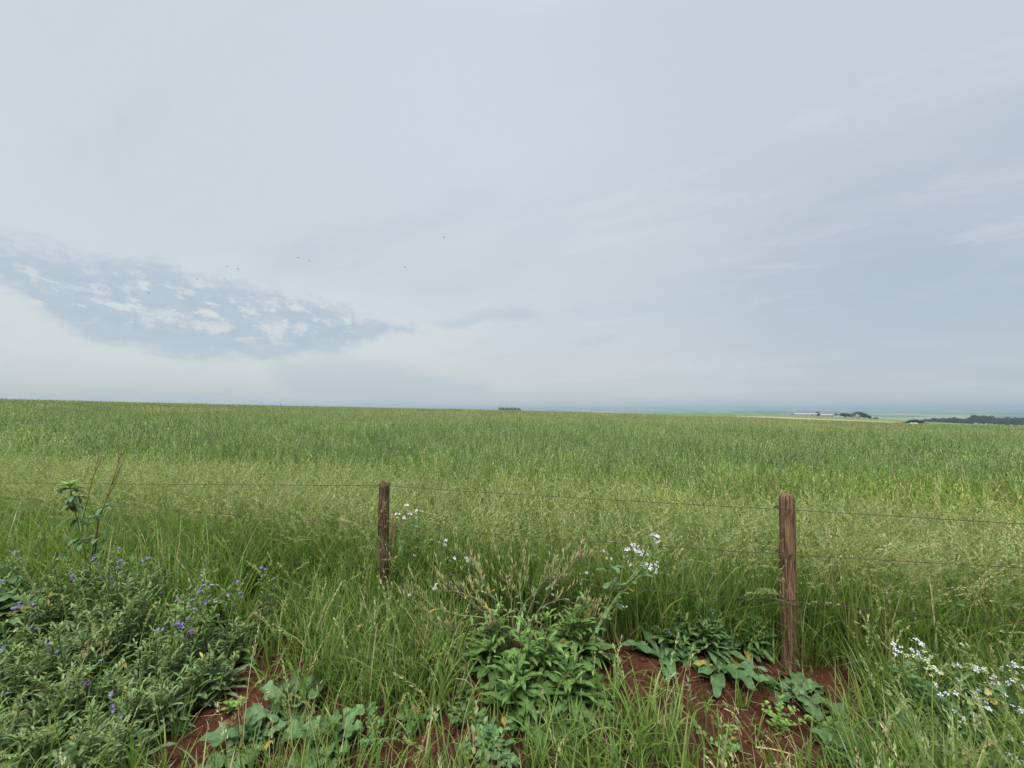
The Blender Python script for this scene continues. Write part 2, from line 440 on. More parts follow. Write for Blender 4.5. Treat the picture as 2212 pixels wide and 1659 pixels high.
def ground_mat():
    m, q = new_mat('ground')
    geo = q.n('ShaderNodeNewGeometry'); P = geo.outputs['Position']
    sp = q.n('ShaderNodeSeparateXYZ'); q.l(P, sp.inputs[0]); X, Y, Z = sp.outputs
    n_a = q.noise(P, 3.0, 6, .6); n_b = q.noise(P, 40, 5, .65)
    soil = q.mix(q.ss(n_a, .3, .7), (.042, .0155, .0090), (.090, .0345, .0200))
    soil = q.mix(q.m('MULTIPLY', q.ss(n_b, .5, .75), .5), soil, (.100, .040, .026))
    soil = q.mix(q.m('MULTIPLY', q.ss(n_b, .48, .28), .8), soil, (.022, .0070, .0048))
    fieldc = q.mix(q.ss(n_a, .3, .7), (.05, .055, .02), (.075, .085, .03))
    r = q.m('SQRT', q.m('ADD', q.m('MULTIPLY', X, X), q.m('MULTIPLY', Y, Y)))
    c_ = q.mix(q.ss(r, 5.0, 9.0), soil, fieldc)
    c_ = q.mix(q.ss(r, 150, 240), c_, (.125, .165, .06))
    # second field: stubble strip, then green
    u = q.m('DIVIDE', X, q.m('MAXIMUM', Y, 1.0))
    Yw = q.m('ADD', Y, q.m('MULTIPLY', q.m('SUBTRACT', q.noise(P, .02, 3), .5), 26.0))
    stub = q.mix(q.ss(q.noise(P, .15, 4), .35, .65), (.27, .20, .12), (.32, .25, .155))
    edge = q.ss(u, .40, .66, 404.0, 500.0)
    strip = q.m('MULTIPLY', q.ss(Yw, 280, 300), q.m('LESS_THAN', Yw, edge))
    strip = q.m('MULTIPLY', strip, q.m('MULTIPLY', q.ss(u, .36, .42), q.ss(u, 1.02, .96)))
    green2 = q.mix(q.ss(q.noise(P, .03, 4), .35, .65), (.10, .145, .05), (.13, .17, .06))
    mask2 = q.ss(Y, 285, 300)
    c_ = q.mix(mask2, c_, green2)
    c_ = q.mix(strip, c_, stub)
    # far patchwork of fields and woods
    vo = q.n('ShaderNodeTexVoronoi'); vo.inputs['Scale'].default_value = .0030
    q.l(q.xyz(X, q.m('MULTIPLY', Y, .30)), vo.inputs['Vector'])
    cr = q.n('ShaderNodeValToRGB'); el_ = cr.color_ramp.elements
    sc = q.n('ShaderNodeSeparateColor'); q.l(vo.outputs['Color'], sc.inputs[0]); q.l(sc.outputs[0], cr.inputs[0])
    cr.color_ramp.interpolation = 'CONSTANT'
    el_[0].position = 0; el_[0].color = (.085, .145, .065, 1); el_[1].position = .28; el_[1].color = (.15, .205, .105, 1)
    for p_, c0 in ((.5, (.035, .06, .03, 1)), (.62, (.20, .225, .135, 1)), (.78, (.06, .11, .045, 1)), (.9, (.28, .24, .18, 1))):
        e_ = el_.new(p_); e_.color = c0
    wood = q.ss(q.noise(q.xyz(X, q.m('MULTIPLY', Y, .25)), .0016, 5, .62), .54, .58)
    far = q.mix(wood, cr.outputs[0], (.025, .045, .025))
    c_ = q.mix(q.ss(r, 900, 1250), c_, far)
    d = q.n('ShaderNodeBsdfPrincipled'); q.l(c_, d.inputs['Base Color']); d.inputs['Roughness'].default_value = .95
    d.inputs['Specular IOR Level'].default_value = .1
    b = q.n('ShaderNodeBump'); b.inputs['Strength'].default_value = .8; b.inputs['Distance'].default_value = .022
    q.l(q.m('ADD', q.noise(P, 28, 6, .7), q.m('MULTIPLY', q.noise(P, 110, 3, .6), .4)), b.inputs['Height'])
    q.l(b.outputs[0], d.inputs['Normal'])
    o = q.n('ShaderNodeOutputMaterial'); q.l(d.outputs[0], o.inputs[0])
    return m
M_GROUND = ground_mat()

# ------------------------------------------------------------------ the ground, one sheet to the horizon
def geo_steps(a, b, q_):
    o = [a]
    while o[-1] * q_ < b: o.append(o[-1] * q_)
    return o
rings = geo_steps(.1, 1.2, 1.12) + geo_steps(1.2, 4.5, 1.011) + geo_steps(4.5, 24000, 1.045)
NA = 840
aa = np.linspace(0, 2 * PI, NA, endpoint=False)
rr = np.array(rings)[:, None]
GX, GY = rr * np.sin(aa)[None], rr * np.cos(aa)[None]
GZ = ground(GX, GY)
GV = np.stack([GX, GY, GZ], -1).reshape(-1, 3)
go = bpy.data.objects.new('ground', mesh_np('ground', GV, grid_faces(len(rings), NA, True)[:, ::-1]))
go.data.materials.append(M_GROUND)
COL.objects.link(go)
tag(go, kind='structure')

# ------------------------------------------------------------------ fence line
PR = gp(1705, 1440)
PLX = at(828, 1150, 2.95)
PL = (PLX[0], 2.95, gz(PLX[0], 2.95))
fd = Vector((PR[0] - PL[0], PR[1] - PL[1])); fd.normalize()
def behind(X, Y):                 # metres behind the fence line
    return (np.asarray(X) - PL[0]) * (-fd.y) + (np.asarray(Y) - PL[1]) * fd.x

# ------------------------------------------------------------------ grass: blades and heads, vectorised
def rand_cols(n, cols, wts, jit=.18, g=rng):
    cols = np.array(cols); idx = g.choice(len(cols), n, p=np.array(wts) / np.sum(wts))
    c_ = cols[idx] * (1 + g.uniform(-jit, jit, (n, 1))) * (1 + g.uniform(-.06, .06, (n, 3)))
    return c_
def blade_arrays(P, az_, L, W, t0, bend, seg, C, twist=None, tipcol=None, pw=1.4):
    n = len(P); s = np.linspace(0, 1, seg + 1); sm = (s[1:] + s[:-1]) / 2
    th = t0[:, None] + bend[:, None] * sm[None] ** pw
    st = (L / seg)[:, None]
    r_ = np.concatenate([np.zeros((n, 1)), np.cumsum(np.sin(th) * st, 1)], 1)
    z_ = np.concatenate([np.zeros((n, 1)), np.cumsum(np.cos(th) * st, 1)], 1)
    ca, sa = np.cos(az_)[:, None], np.sin(az_)[:, None]
    ctr = P[:, None, :] + np.stack([r_ * ca, r_ * sa, z_], -1)
    tw = az_ + PI / 2 + (twist if twist is not None else 0)
    prof = np.interp(s, [0, .25, .6, .85, 1], [.75, 1, .85, .45, .04])
    side = np.stack([np.cos(tw), np.sin(tw), np.zeros(n)], -1)[:, None, :] * (W[:, None] * prof[None] / 2)[..., None]
    V = np.stack([ctr - side, ctr + side], 2)                     # n, seg+1, 2, 3
    base = (np.arange(n) * (seg + 1) * 2)[:, None]
    kk = np.arange(seg)[None] * 2
    F = np.stack([base + kk, base + kk + 1, base + kk + 3, base + kk + 2], -1).reshape(-1, 4)
    CC = np.repeat(C[:, None, :], seg + 1, 1)
    if tipcol is not None:
        f = (s ** 3)[None, :, None] * tipcol[1][:, None, None]
        CC = CC * (1 - f) + np.array(tipcol[0]) * f
    CC = np.repeat(CC[:, :, None, :], 2, 2)
    return V.reshape(-1, 3), F, CC.reshape(-1, 3), ctr
def heads(mb, ctr, L, frac, nsp, ln, wd, spread, C, g, droop=.5):
    """spikelets along the upper part of stalks (ctr: n, seg+1, 3)"""
    n, m, _ = ctr.shape
    t = g.uniform(1 - frac, 1.0, (n, nsp)); x = t * (m - 1); i = np.clip(x.astype(int), 0, m - 2); f = (x - i)[..., None]
    ii = np.arange(n)[:, None]
    p = ctr[ii, i] * (1 - f) + ctr[ii, i + 1] * f
    T = ctr[ii, i + 1] - ctr[ii, i]; T /= np.linalg.norm(T, axis=-1, keepdims=True) + 1e-9
    rnd = g.normal(size=(n, nsp, 3)); rnd /= np.linalg.norm(rnd, axis=-1, keepdims=True)
    taper = (1.15 - (t - (1 - frac)) / frac)[..., None]
    D = T * 1.0 + rnd * spread; D[..., 2] -= droop * g.uniform(0, 1, (n, nsp)); D /= np.linalg.norm(D, axis=-1, keepdims=True)
    p = p + rnd * (spread * ln * .8) * taper
    sd_ = np.cross(D, g.normal(size=(n, nsp, 3))); sd_ /= np.linalg.norm(sd_, axis=-1, keepdims=True) + 1e-9
    l_ = ln * g.uniform(.7, 1.3, (n, nsp, 1))
    V = np.stack([p, p + D * l_ * .4 + sd_ * wd, p + D * l_, p + D * l_ * .4 - sd_ * wd], 2).reshape(-1, 3)
    F = np.arange(len(V)).reshape(-1, 4)
    CC = np.repeat((C[:, None, :] * g.uniform(.8, 1.2, (n, nsp, 1)))[:, :, None, :], 4, 2).reshape(-1, 3)
    mb.add(V, F, CC)

G_FRESH = (.165, .255, .050); G_MID = (.120, .205, .045); G_BLUE = (.118, .198, .078); G_YEL = (.245, .300, .085)
G_PALE = (.40, .43, .21); G_STRAW = (.52, .44, .25); G_HEAD = (.31, .37, .14)

def crop_patch(size, nb, ns, wsc, seg, nsp, g, hmin=.45, hmax=.82, big=1.0):
    mb = MB()
    P = np.c_[g.uniform(-size / 2, size / 2, (nb, 2)), np.full(nb, -.03)]
    L = g.uniform(hmin, hmax, nb) * g.uniform(.85, 1.1, nb)
    # lanceolate leaves starting some way up the stem
    P[:, 2] += g.uniform(0, .28, nb) * (hmax / .82)
    L = L - P[:, 2] * .8
    C = rand_cols(nb, [G_FRESH, G_MID, G_BLUE, G_YEL, G_PALE], [4, 3, 3, 2, .7], .2, g)
    V, F, CC, _ = blade_arrays(P, g.uniform(0, 2 * PI, nb), L, g.uniform(.006, .013, nb) * wsc, g.uniform(.02, .24, nb), g.uniform(.1, 1.5, nb) * g.uniform(.3, 1, nb), seg, C,
                               g.uniform(-.5, .5, nb), (G_PALE, g.uniform(0, .6, nb)))
    mb.add(V, F, CC)
    n2_ = nb // 5                                            # upper flag leaves, broad and light
    P2 = np.c_[g.uniform(-size / 2, size / 2, (n2_, 2)), g.uniform(.25, .5, n2_) * hmax]
    V, F, CC, _ = blade_arrays(P2, g.uniform(0, 2 * PI, n2_), g.uniform(.25, .5, n2_) * hmax, g.uniform(.009, .015, n2_) * wsc, g.uniform(.05, .35, n2_), g.uniform(.6, 2.2, n2_), seg,
                               rand_cols(n2_, [G_FRESH, G_YEL, G_PALE], [4, 3, 1], .15, g), g.uniform(-.5, .5, n2_))
    mb.add(V, F, CC)
    if ns:
        P = np.c_[g.uniform(-size / 2, size / 2, (ns, 2)), np.full(ns, -.03)]
        L = g.uniform(hmax * .80, hmax * 1.28, ns)
        C = rand_cols(ns, [G_FRESH, G_YEL, G_PALE], [2, 3, 1.5], .2, g)
        V, F, CC, ctr = blade_arrays(P, g.uniform(0, 2 * PI, ns), L, g.uniform(.0025, .0035, ns) * wsc, g.uniform(.0, .12, ns), g.uniform(.1, 1.7, ns) * g.uniform(.2, 1, ns), max(seg, 3), C, g.uniform(0, 3, ns), pw=3.0)
        mb.add(V, F, CC)
        heads(mb, ctr, L, .30, nsp, .026 * big, .0036 * big, .13, rand_cols(ns, [G_HEAD, G_PALE, G_FRESH, G_STRAW], [4, 2.4, 3, .3], .2, g), g, .25)
    return mb
protos = bpy.data.collections.new('crop patches')
pi = 0
lod_ids = []
for (size, nb, ns, wsc, seg, nsp, nvar, hmn, hmx, big) in [
        (1.0, 620, 210, 1.15, 5, 20, 7, .36, .80, 1.25),
        (2.0, 1500, 520, 1.9, 4, 14, 5, .38, .82, 1.8),
        (6.0, 2600, 1100, 4.0, 3, 9, 4, .45, .85, 3.6),
        (16.0, 3600, 900, 11.0, 2, 6, 3, .5, .88, 8.0)]:
    ids = []
    for v in range(nvar):
        me = crop_patch(size, nb, ns, wsc, seg, nsp, np.random.default_rng(100 + pi), hmn, hmx, big).mesh('crop_patch_%02d' % pi, M_CROP)
        o = bpy.data.objects.new('crop_patch_%02d' % pi, me); protos.objects.link(o)
        ids.append(pi); pi += 1
    lod_ids.append((size, ids))
# where the patches stand
pts, idx, rot, scl = [], [], [], []
g = np.random.default_rng(55)
for li, (r0, r1) in enumerate([(0, 13.0), (11.5, 42), (38, 118), (108, 262)]):
    size, ids = lod_ids[li]; sp_ = size * (.80 if li == 0 else .85)
    nn = int(r1 / sp_) + 2
    ix, iy = np.meshgrid(np.arange(-nn, nn + 1), np.arange(-2, nn + 1))
    x = (ix.ravel() + g.uniform(-.25, .25, ix.size)) * sp_; y = (iy.ravel() + g.uniform(-.25, .25, ix.size)) * sp_
    r_ = np.hypot(x, y); a_ = np.abs(np.arctan2(x, y))
    ok = (r_ < r1) & (r_ >= r0) & (a_ < R(68)) & (behind(x, y) > (1.0 if li == 0 else 3.0))
    x, y = x[ok], y[ok]
    z = ground(x, y); e_ = max(.5, size * .3)
    gx = (ground(x + e_, y) - ground(x - e_, y)) / (2 * e_); gy = (ground(x, y + e_) - ground(x, y - e_)) / (2 * e_)
    for X, Y, Z, sx, sy in zip(x, y, z, gx, gy):
        q_ = Vector((-sx, -sy, 1)).to_track_quat('Z', 'Y').to_matrix() @ Matrix.Rotation(g.uniform(0, 2 * PI), 3, 'Z')
        pts.append((X, Y, Z)); rot.append(tuple(q_.to_euler())); idx.append(int(g.choice(ids)))
        b_ = float(behind(X, Y))
        hs = (.80 + .2 * min(1, max(0, (b_ - 1) / 4))) * g.uniform(.90, 1.08) * (1 + .70 * float(fbm(np.array([X * .45 + 50]), np.array([Y * .45 + 9]), 3)[0]))
        scl.append((1, 1, hs))
me = bpy.data.meshes.new('crop_field')
me.from_pydata(pts, [], [])
for nm, typ, data, key in (('idx', 'INT', idx, 'value'), ('rot', 'FLOAT_VECTOR', np.array(rot).ravel(), 'vector'), ('scl', 'FLOAT_VECTOR', np.array(scl).ravel(), 'vector')):
    a_ = me.attributes.new(nm, typ, 'POINT'); a_.data.foreach_set(key, data)
crop = bpy.data.objects.new('crop_field', me); COL.objects.link(crop)
tag(crop, 'dense green oat crop with pale nodding heads filling the field behind the fence', 'crop', kind='stuff')
ng = bpy.data.node_groups.new('spread crop', 'GeometryNodeTree')
ng.interface.new_socket('Geometry', in_out='INPUT', socket_type='NodeSocketGeometry')
ng.interface.new_socket('Geometry', in_out='OUTPUT', socket_type='NodeSocketGeometry')
gi = ng.nodes.new('NodeGroupInput'); gout = ng.nodes.new('NodeGroupOutput')
ci = ng.nodes.new('GeometryNodeCollectionInfo'); ci.inputs['Collection'].default_value = protos
ci.inputs['Separate Children'].default_value = True; ci.inputs['Reset Children'].default_value = True
ip = ng.nodes.new('GeometryNodeInstanceOnPoints'); ip.inputs['Pick Instance'].default_value = True
def named(nm, typ):
    nd = ng.nodes.new('GeometryNodeInputNamedAttribute'); nd.data_type = typ; nd.inputs['Name'].default_value = nm
    return nd.outputs[0]
ng.links.new(gi.outputs[0], ip.inputs['Points']); ng.links.new(ci.outputs[0], ip.inputs['Instance'])
ng.links.new(named('idx', 'INT'), ip.inputs['Instance Index'])
e2r = ng.nodes.new('FunctionNodeEulerToRotation')
ng.links.new(named('rot', 'FLOAT_VECTOR'), e2r.inputs[0]); ng.links.new(e2r.outputs[0], ip.inputs['Rotation'])
ng.links.new(named('scl', 'FLOAT_VECTOR'), ip.inputs['Scale'])
ng.links.new(ip.outputs[0], gout.inputs[0])
crop.modifiers.new('spread', 'NODES').node_group = ng

# ------------------------------------------------------------------ verge grass, blade by blade
# bare patches (picture ellipses of the ground they cover): cx, cy, rx, ry
SOIL = [(1410, 1460, 170, 52), (1640, 1490, 120, 60), (1700, 1560, 150, 90), (1640, 1630, 130, 60), (1800, 1500, 60, 60),
        (555, 1500, 95, 45), (475, 1570, 80, 55), (390, 1640, 90, 45), (630, 1465, 50, 28), (955, 1620, 50, 50), (1270, 1440, 50, 30)]
def soil_mask(px, py):
    m = np.zeros_like(px)
    wob = 1 + .35 * (vnoise(px / 37.0, py / 29.0) - .5) * 2
    for cx, cy, rx, ry in SOIL:
        d = np.hypot((px - cx) / rx, (py - cy) / ry) * wob
        m = np.maximum(m, 1 - sstep(d, .75, 1.08))
    return m
g = np.random.default_rng(21)
vb = MB()
N = 210000
X = g.uniform(-7.5, 7.5, N); Y = g.uniform(.75, 5.2, N)
bh = behind(X, Y)
ok = (np.abs(np.arctan2(X, Y)) < R(66)) & (bh < 1.75) & (X * X + Y * Y > 1.1)
X, Y, bh = X[ok], Y[ok], bh[ok]
Z = ground(X, Y)
px, py = proj(np.c_[X, Y, Z])
sm = soil_mask(px, py)
# density: tufty
tuft = fbm(X * 3.2 + 40, Y * 3.2, 3) + .5
dens = np.where(bh > 0, .78, .22 + .50 * sstep(tuft, .42, .66))
left = (px < 540) & (bh < 0)
dens = np.where(left, .46 + .22 * (1 - sstep(py, 1400, 1520)), dens)
tall_mid = sstep(px, 540, 640) * (1 - sstep(px, 960, 1080)) * (1 - sstep(py, 1520, 1600)) * (bh <= 0)
corner = sstep(px, 1830, 1930) * (bh <= 0)
dens = np.maximum(dens, .9 * tall_mid); dens = np.maximum(dens, .85 * corner)
WEEDY = [(1150, 1500, 160, 130), (1530, 1440, 170, 60), (1080, 1620, 110, 60), (620, 1570, 110, 60), (560, 1640, 120, 50), (800, 1620, 90, 50), (2050, 1640, 160, 50)]
wd_ = np.zeros_like(px)
for cx, cy, rx, ry in WEEDY: wd_ = np.maximum(wd_, 1 - sstep(np.hypot((px - cx) / rx, (py - cy) / ry), .7, 1.1))
dens = dens * (1 - .60 * wd_ * (bh <= 0))
dens = dens * (1 - .97 * sm)
# the height each blade may reach
H = np.where(bh > 0, g.uniform(.46, .80, len(X)), g.uniform(.10, .29, len(X)))
H = H * (1 + .75 * corner + .75 * tall_mid) * (1 - .35 * wd_ * (bh <= 0))
H = H * np.where(left, 1.0 + 2.0 * (1 - sstep(py, 1330, 1430)), 1.0)
H = H * np.where((bh <= 0) & (px > 1270) & (px < 1800) & (py > 1440) & (py < 1640), .6, 1) * (1 - .55 * sm)
H = H * np.where((np.hypot(px - 1720, py - 1440) < 120) & (bh <= .12), .55, 1)
keep = g.random(len(X)) < dens * .88
X, Y, Z, bh, H, px, py, sm = [q_[keep] for q_ in (X, Y, Z, bh, H, px, py, sm)]
n = len(X)
P = np.c_[X, Y, Z - .015]
C = rand_cols(n, [G_FRESH, G_MID, G_BLUE, G_YEL, G_PALE, G_STRAW, (.085, .165, .035)], [6, 3, 1.0, 2.4, .6, .3, .8], .2, g)
V, F, CC, _ = blade_arrays(P, g.uniform(0, 2 * PI, n), H, g.uniform(.0038, .0105, n), g.uniform(.02, .42, n), g.uniform(.2, 2.0, n) * g.uniform(.4, 1, n), 5, C,
                           g.uniform(-.5, .5, n), (G_YEL, g.uniform(0, .6, n)))
vb.add(V, F, CC)
# dead thatch lying low between the green blades
ti = g.choice(n, 9000)
V, F, CC, _ = blade_arrays(np.c_[X[ti] + g.normal(0, .03, 9000), Y[ti] + g.normal(0, .03, 9000), Z[ti] + g.uniform(0, .06, 9000)], g.uniform(0, 6.28, 9000), g.uniform(.06, .24, 9000), g.uniform(.0015, .005, 9000),
                           g.uniform(.7, 1.5, 9000), g.uniform(-.3, .9, 9000), 4, rand_cols(9000, [G_STRAW, (.27, .20, .10), (.16, .10, .05), (.33, .32, .14)], [2, 3, 2, 2], .25, g))
vb.add(V, F, CC)
# stalks with seed heads among it
sel = np.where((g.random(n) < np.where(bh > 0, np.where((px < 860) | (px > 1750), .36, .22), np.where(corner[keep] > .5, .07, .03))) & (sm < .3) & (px > -400))[0]
ns = len(sel)
Ls = np.where(bh[sel] > 0, g.uniform(.65, .98, ns), g.uniform(.35, .6, ns))
V, F, CC, ctr = blade_arrays(P[sel], g.uniform(0, 2 * PI, ns), Ls, g.uniform(.0022, .0032, ns), g.uniform(0, .25, ns), g.uniform(.2, 1.5, ns), 7,
                             rand_cols(ns, [G_YEL, G_PALE, G_FRESH, G_STRAW], [3, 2, 2, 1], .2, g), g.uniform(0, 3, ns), pw=2.5)
vb.add(V, F, CC)
heads(vb, ctr, Ls, .3, 26, .018, .0030, .34, rand_cols(ns, [G_HEAD, G_PALE, G_FRESH, G_STRAW], [3, 5, 1.5, 1.4], .2, g), g, .2)
vg = vb.build('verge_grass', M_GRASS)
tag(vg, 'uncut wild grass with seed heads growing along the fence line', 'grass', kind='stuff')

# crumbs of soil and straw on the bare patches
g = np.random.default_rng(31)
cb = MB(); lb = MB()
N = 26000
X = g.uniform(-3.2, 3.6, N); Y = g.uniform(1.2, 3.2, N); Z = ground(X, Y)
px, py = proj(np.c_[X, Y, Z]); sm = soil_mask(px, py)
ok = (g.random(N) < sm * .5)
X, Y, Z = X[ok], Y[ok], Z[ok]
n = len(X)
oct_v = np.array([[math.cos(t) * math.cos(p), math.sin(t) * math.cos(p), math.sin(p)] for p in (-1.2, -.4, .4, 1.2) for t in np.linspace(0, 2 * PI, 6, endpoint=False)])
oct_f = np.vstack([grid_faces(4, 6, True), [[18, 19, 20, 21], [18, 21, 22, 23]]])
sz = .0036 * np.exp(g.normal(0, .85, n)); sz = np.minimum(sz, .024)
V = oct_v[None] * (1 + g.uniform(-.3, .3, (n, 24, 1))) * sz[:, None, None] * np.array([1, 1, .75]) + np.stack([X, Y, Z + sz * .25], -1)[:, None]
F = (oct_f[None] + (np.arange(n) * 24)[:, None, None]).reshape(-1, 4)
Cc = rand_cols(n, [(.058, .021, .012), (.088, .034, .020), (.125, .055, .036)], [4, 3, 1], .2, g)
cb.add(V, F, np.repeat(Cc[:, None], 24, 1).reshape(-1, 3))
tag(cb.build('soil_crumbs', solid_mat('soil crumb', .95, .1, .25, 150), smooth=False), 'red soil crumbs scattered over the bare earth', 'soil', kind='stuff')
sel = g.choice(n, min(n, 220), replace=False)
P = np.c_[X[sel], Y[sel], Z[sel] + .006]
V, F, CC, _ = blade_arrays(P, g.uniform(0, 2 * PI, len(sel)), g.uniform(.02, .10, len(sel)), g.uniform(.001, .003, len(sel)), g.uniform(1.35, 1.6, len(sel)), g.uniform(-.2, .25, len(sel)), 3,
                           rand_cols(len(sel), [G_STRAW, (.3, .2, .11), (.2, .11, .06)], [3, 2, 2], .3, g))
lb.add(V, F, CC)
tag(lb.build('straw_litter', M_DRY), 'bits of dry straw lying on the red soil', 'litter', kind='stuff')

# ------------------------------------------------------------------ leaves and stems of the weeds
def leaf(mb, p, az_, up, L, W, droop, col, g, kind='lance', fold=.35, wave=.06, seg=9, roll=0.0):
    """one leaf: p base, az_ heading, up start angle above horizontal, droop total downward bend"""
    s = np.linspace(0, 1, seg + 1)
    ang = up - droop * s ** 1.3
    st = L / seg
    r_ = np.concatenate([[0], np.cumsum(np.cos((ang[1:] + ang[:-1]) / 2) * st)])
    z_ = np.concatenate([[0], np.cumsum(np.sin((ang[1:] + ang[:-1]) / 2) * st)])
    if kind == 'lance': prof = np.interp(s, [0, .12, .35, .6, .85, 1], [.28, .5, .92, 1, .55, .03])
    elif kind == 'ovate': prof = np.interp(s, [0, .1, .14, .35, .6, .85, 1], [.07, .07, .6, 1, .92, .5, .03])
    elif kind == 'spoon': prof = np.interp(s, [0, .3, .5, .75, .92, 1], [.16, .28, .62, 1, .75, .1])
    else:                                                    # lobed
        prof = np.interp(s, [0, .2, .55, .8, .95, 1], [.2, .35, .8, 1, .6, .08]) * (1 + .30 * np.sin(s * PI * 7.0))
    hw = W / 2 * prof
    ca, sa = math.cos(az_), math.sin(az_)
    A = np.array([ca, sa, 0]); Sd = np.array([-sa, ca, 0])
    ctr = np.array(p)[None] + r_[:, None] * A + z_[:, None] * np.array([0, 0, 1.0])
    nrm = np.stack([-np.sin(ang) * ca, -np.sin(ang) * sa, np.cos(ang)], 1)
    cs = np.array([-1, -.5, 0, .5, 1])
    ph = g.uniform(0, 6.3, 2); fr = g.uniform(2.0, 3.6)
    V = []
    for j, c_ in enumerate(cs):
        off = fold * abs(c_) * hw + wave * W * abs(c_) ** 2 * np.sin(s * fr * 2 * PI + ph[0 if c_ < 0 else 1]) + roll * c_ * hw
        V.append(ctr + Sd * (c_ * hw * (1 - .15 * fold))[:, None] + nrm * off[:, None])
    V = np.stack(V, 1)
    cc = np.array(col) * g.uniform(.8, 1.2)
    if g.random() < .035 and cc[1] > cc[0] * 1.2: cc = np.array((.32, .27, .07)) * g.uniform(.7, 1.2)
    tint = np.array([1.0, .97, 1.15, .97, 1.0])[None, :, None] * np.interp(s, [0, .2, 1], [1.15, 1, .98])[:, None, None]
    mb.add(V, grid_faces(seg + 1, 5), (cc[None, None] * tint).reshape(-1, 3))
def arc(p0, az_, lean, bend, L, n=8, g=None, wob=0.0):
    s = np.linspace(0, 1, n); th = lean + bend * s
    st = L / (n - 1)
    r_ = np.concatenate([[0], np.cumsum(np.sin((th[1:] + th[:-1]) / 2) * st)]); z_ = np.concatenate([[0], np.cumsum(np.cos((th[1:] + th[:-1]) / 2) * st)])
    P = np.array(p0)[None] + np.stack([r_ * math.cos(az_), r_ * math.sin(az_), z_], 1)
    if wob and g is not None: P[1:] += g.normal(0, wob, (n - 1, 3))
    return P
def at_path(P, t):
    x = t * (len(P) - 1); i = min(int(x), len(P) - 2); f = x - i
    return P[i] * (1 - f) + P[i + 1] * f

# flower meshes
def trumpet_mesh(name, col, col2):
    mb = MB(); th = np.linspace(0, 2 * PI, 10, endpoint=False)
    prof = [(.0012, 0), (.0022, .004), (.0040, .009), (.0078, .014), (.0105, .0165)]
    V = []
    for i, (r_, z_) in enumerate(prof):
        lob = 1 + (.16 * np.cos(5 * th) if i >= 3 else 0)
        V.append(np.stack([r_ * lob * np.cos(th), r_ * lob * np.sin(th), np.full(10, z_) + (.002 * np.cos(th) if i >= 2 else 0)], 1))
    V = np.stack(V, 0)
    C = np.repeat(np.stack([np.array(col2) * (1 - i / 4) + np.array(col) * (i / 4) for i in range(5)])[:, None], 10, 1)
    mb.add(V, grid_faces(5, 10, True), C.reshape(-1, 3))
    return mb.mesh(name, M_PETAL)
F_PURPLE = trumpet_mesh('purple_flower', (.30, .27, .60), (.33, .20, .42))
F_PINK = trumpet_mesh('pink_flower', (.34, .13, .36), (.38, .15, .30))
def radish_flower_mesh(name, col, gg):
    mb = MB()
    for i in range(4):
        leaf(mb, (0, 0, .006), i * PI / 2 + gg.uniform(-.2, .2), .5 + gg.uniform(-.2, .2), .0145, .0105, .9, col, gg, 'spoon', .1, .05, 5)
    tube(mb, [(0, 0, -.012), (0, 0, 0), (0, 0, .007)], [.0012, .0018, .0015], (.12, .18, .05), 5)
    return mb.mesh(name, M_PETAL)
_g = np.random.default_rng(4)
F_WHITE = [radish_flower_mesh('white_flower', (.66, .66, .67), _g), radish_flower_mesh('white_flower', (.62, .60, .66), _g)]
F_CREAM = radish_flower_mesh('cream_flower', (.52, .54, .28), _g)
def put_flower(me, parent, p, d, g, sc=1.0, name='flower'):
    d = Vector(d).normalized()
    q_ = d.to_track_quat('Z', 'Y') @ Euler((0, 0, g.uniform(0, 6.28))).to_quaternion()
    o = add_obj(name, me, parent, p, q_.to_euler(), sc)
    return o

LV_GREY = (.155, .205, .100); LV_GREEN = (.105, .195, .055); LV_BRIGHT = (.175, .275, .072); LV_GLAUC = (.100, .168, .068); LV_DARK = (.085, .145, .055)

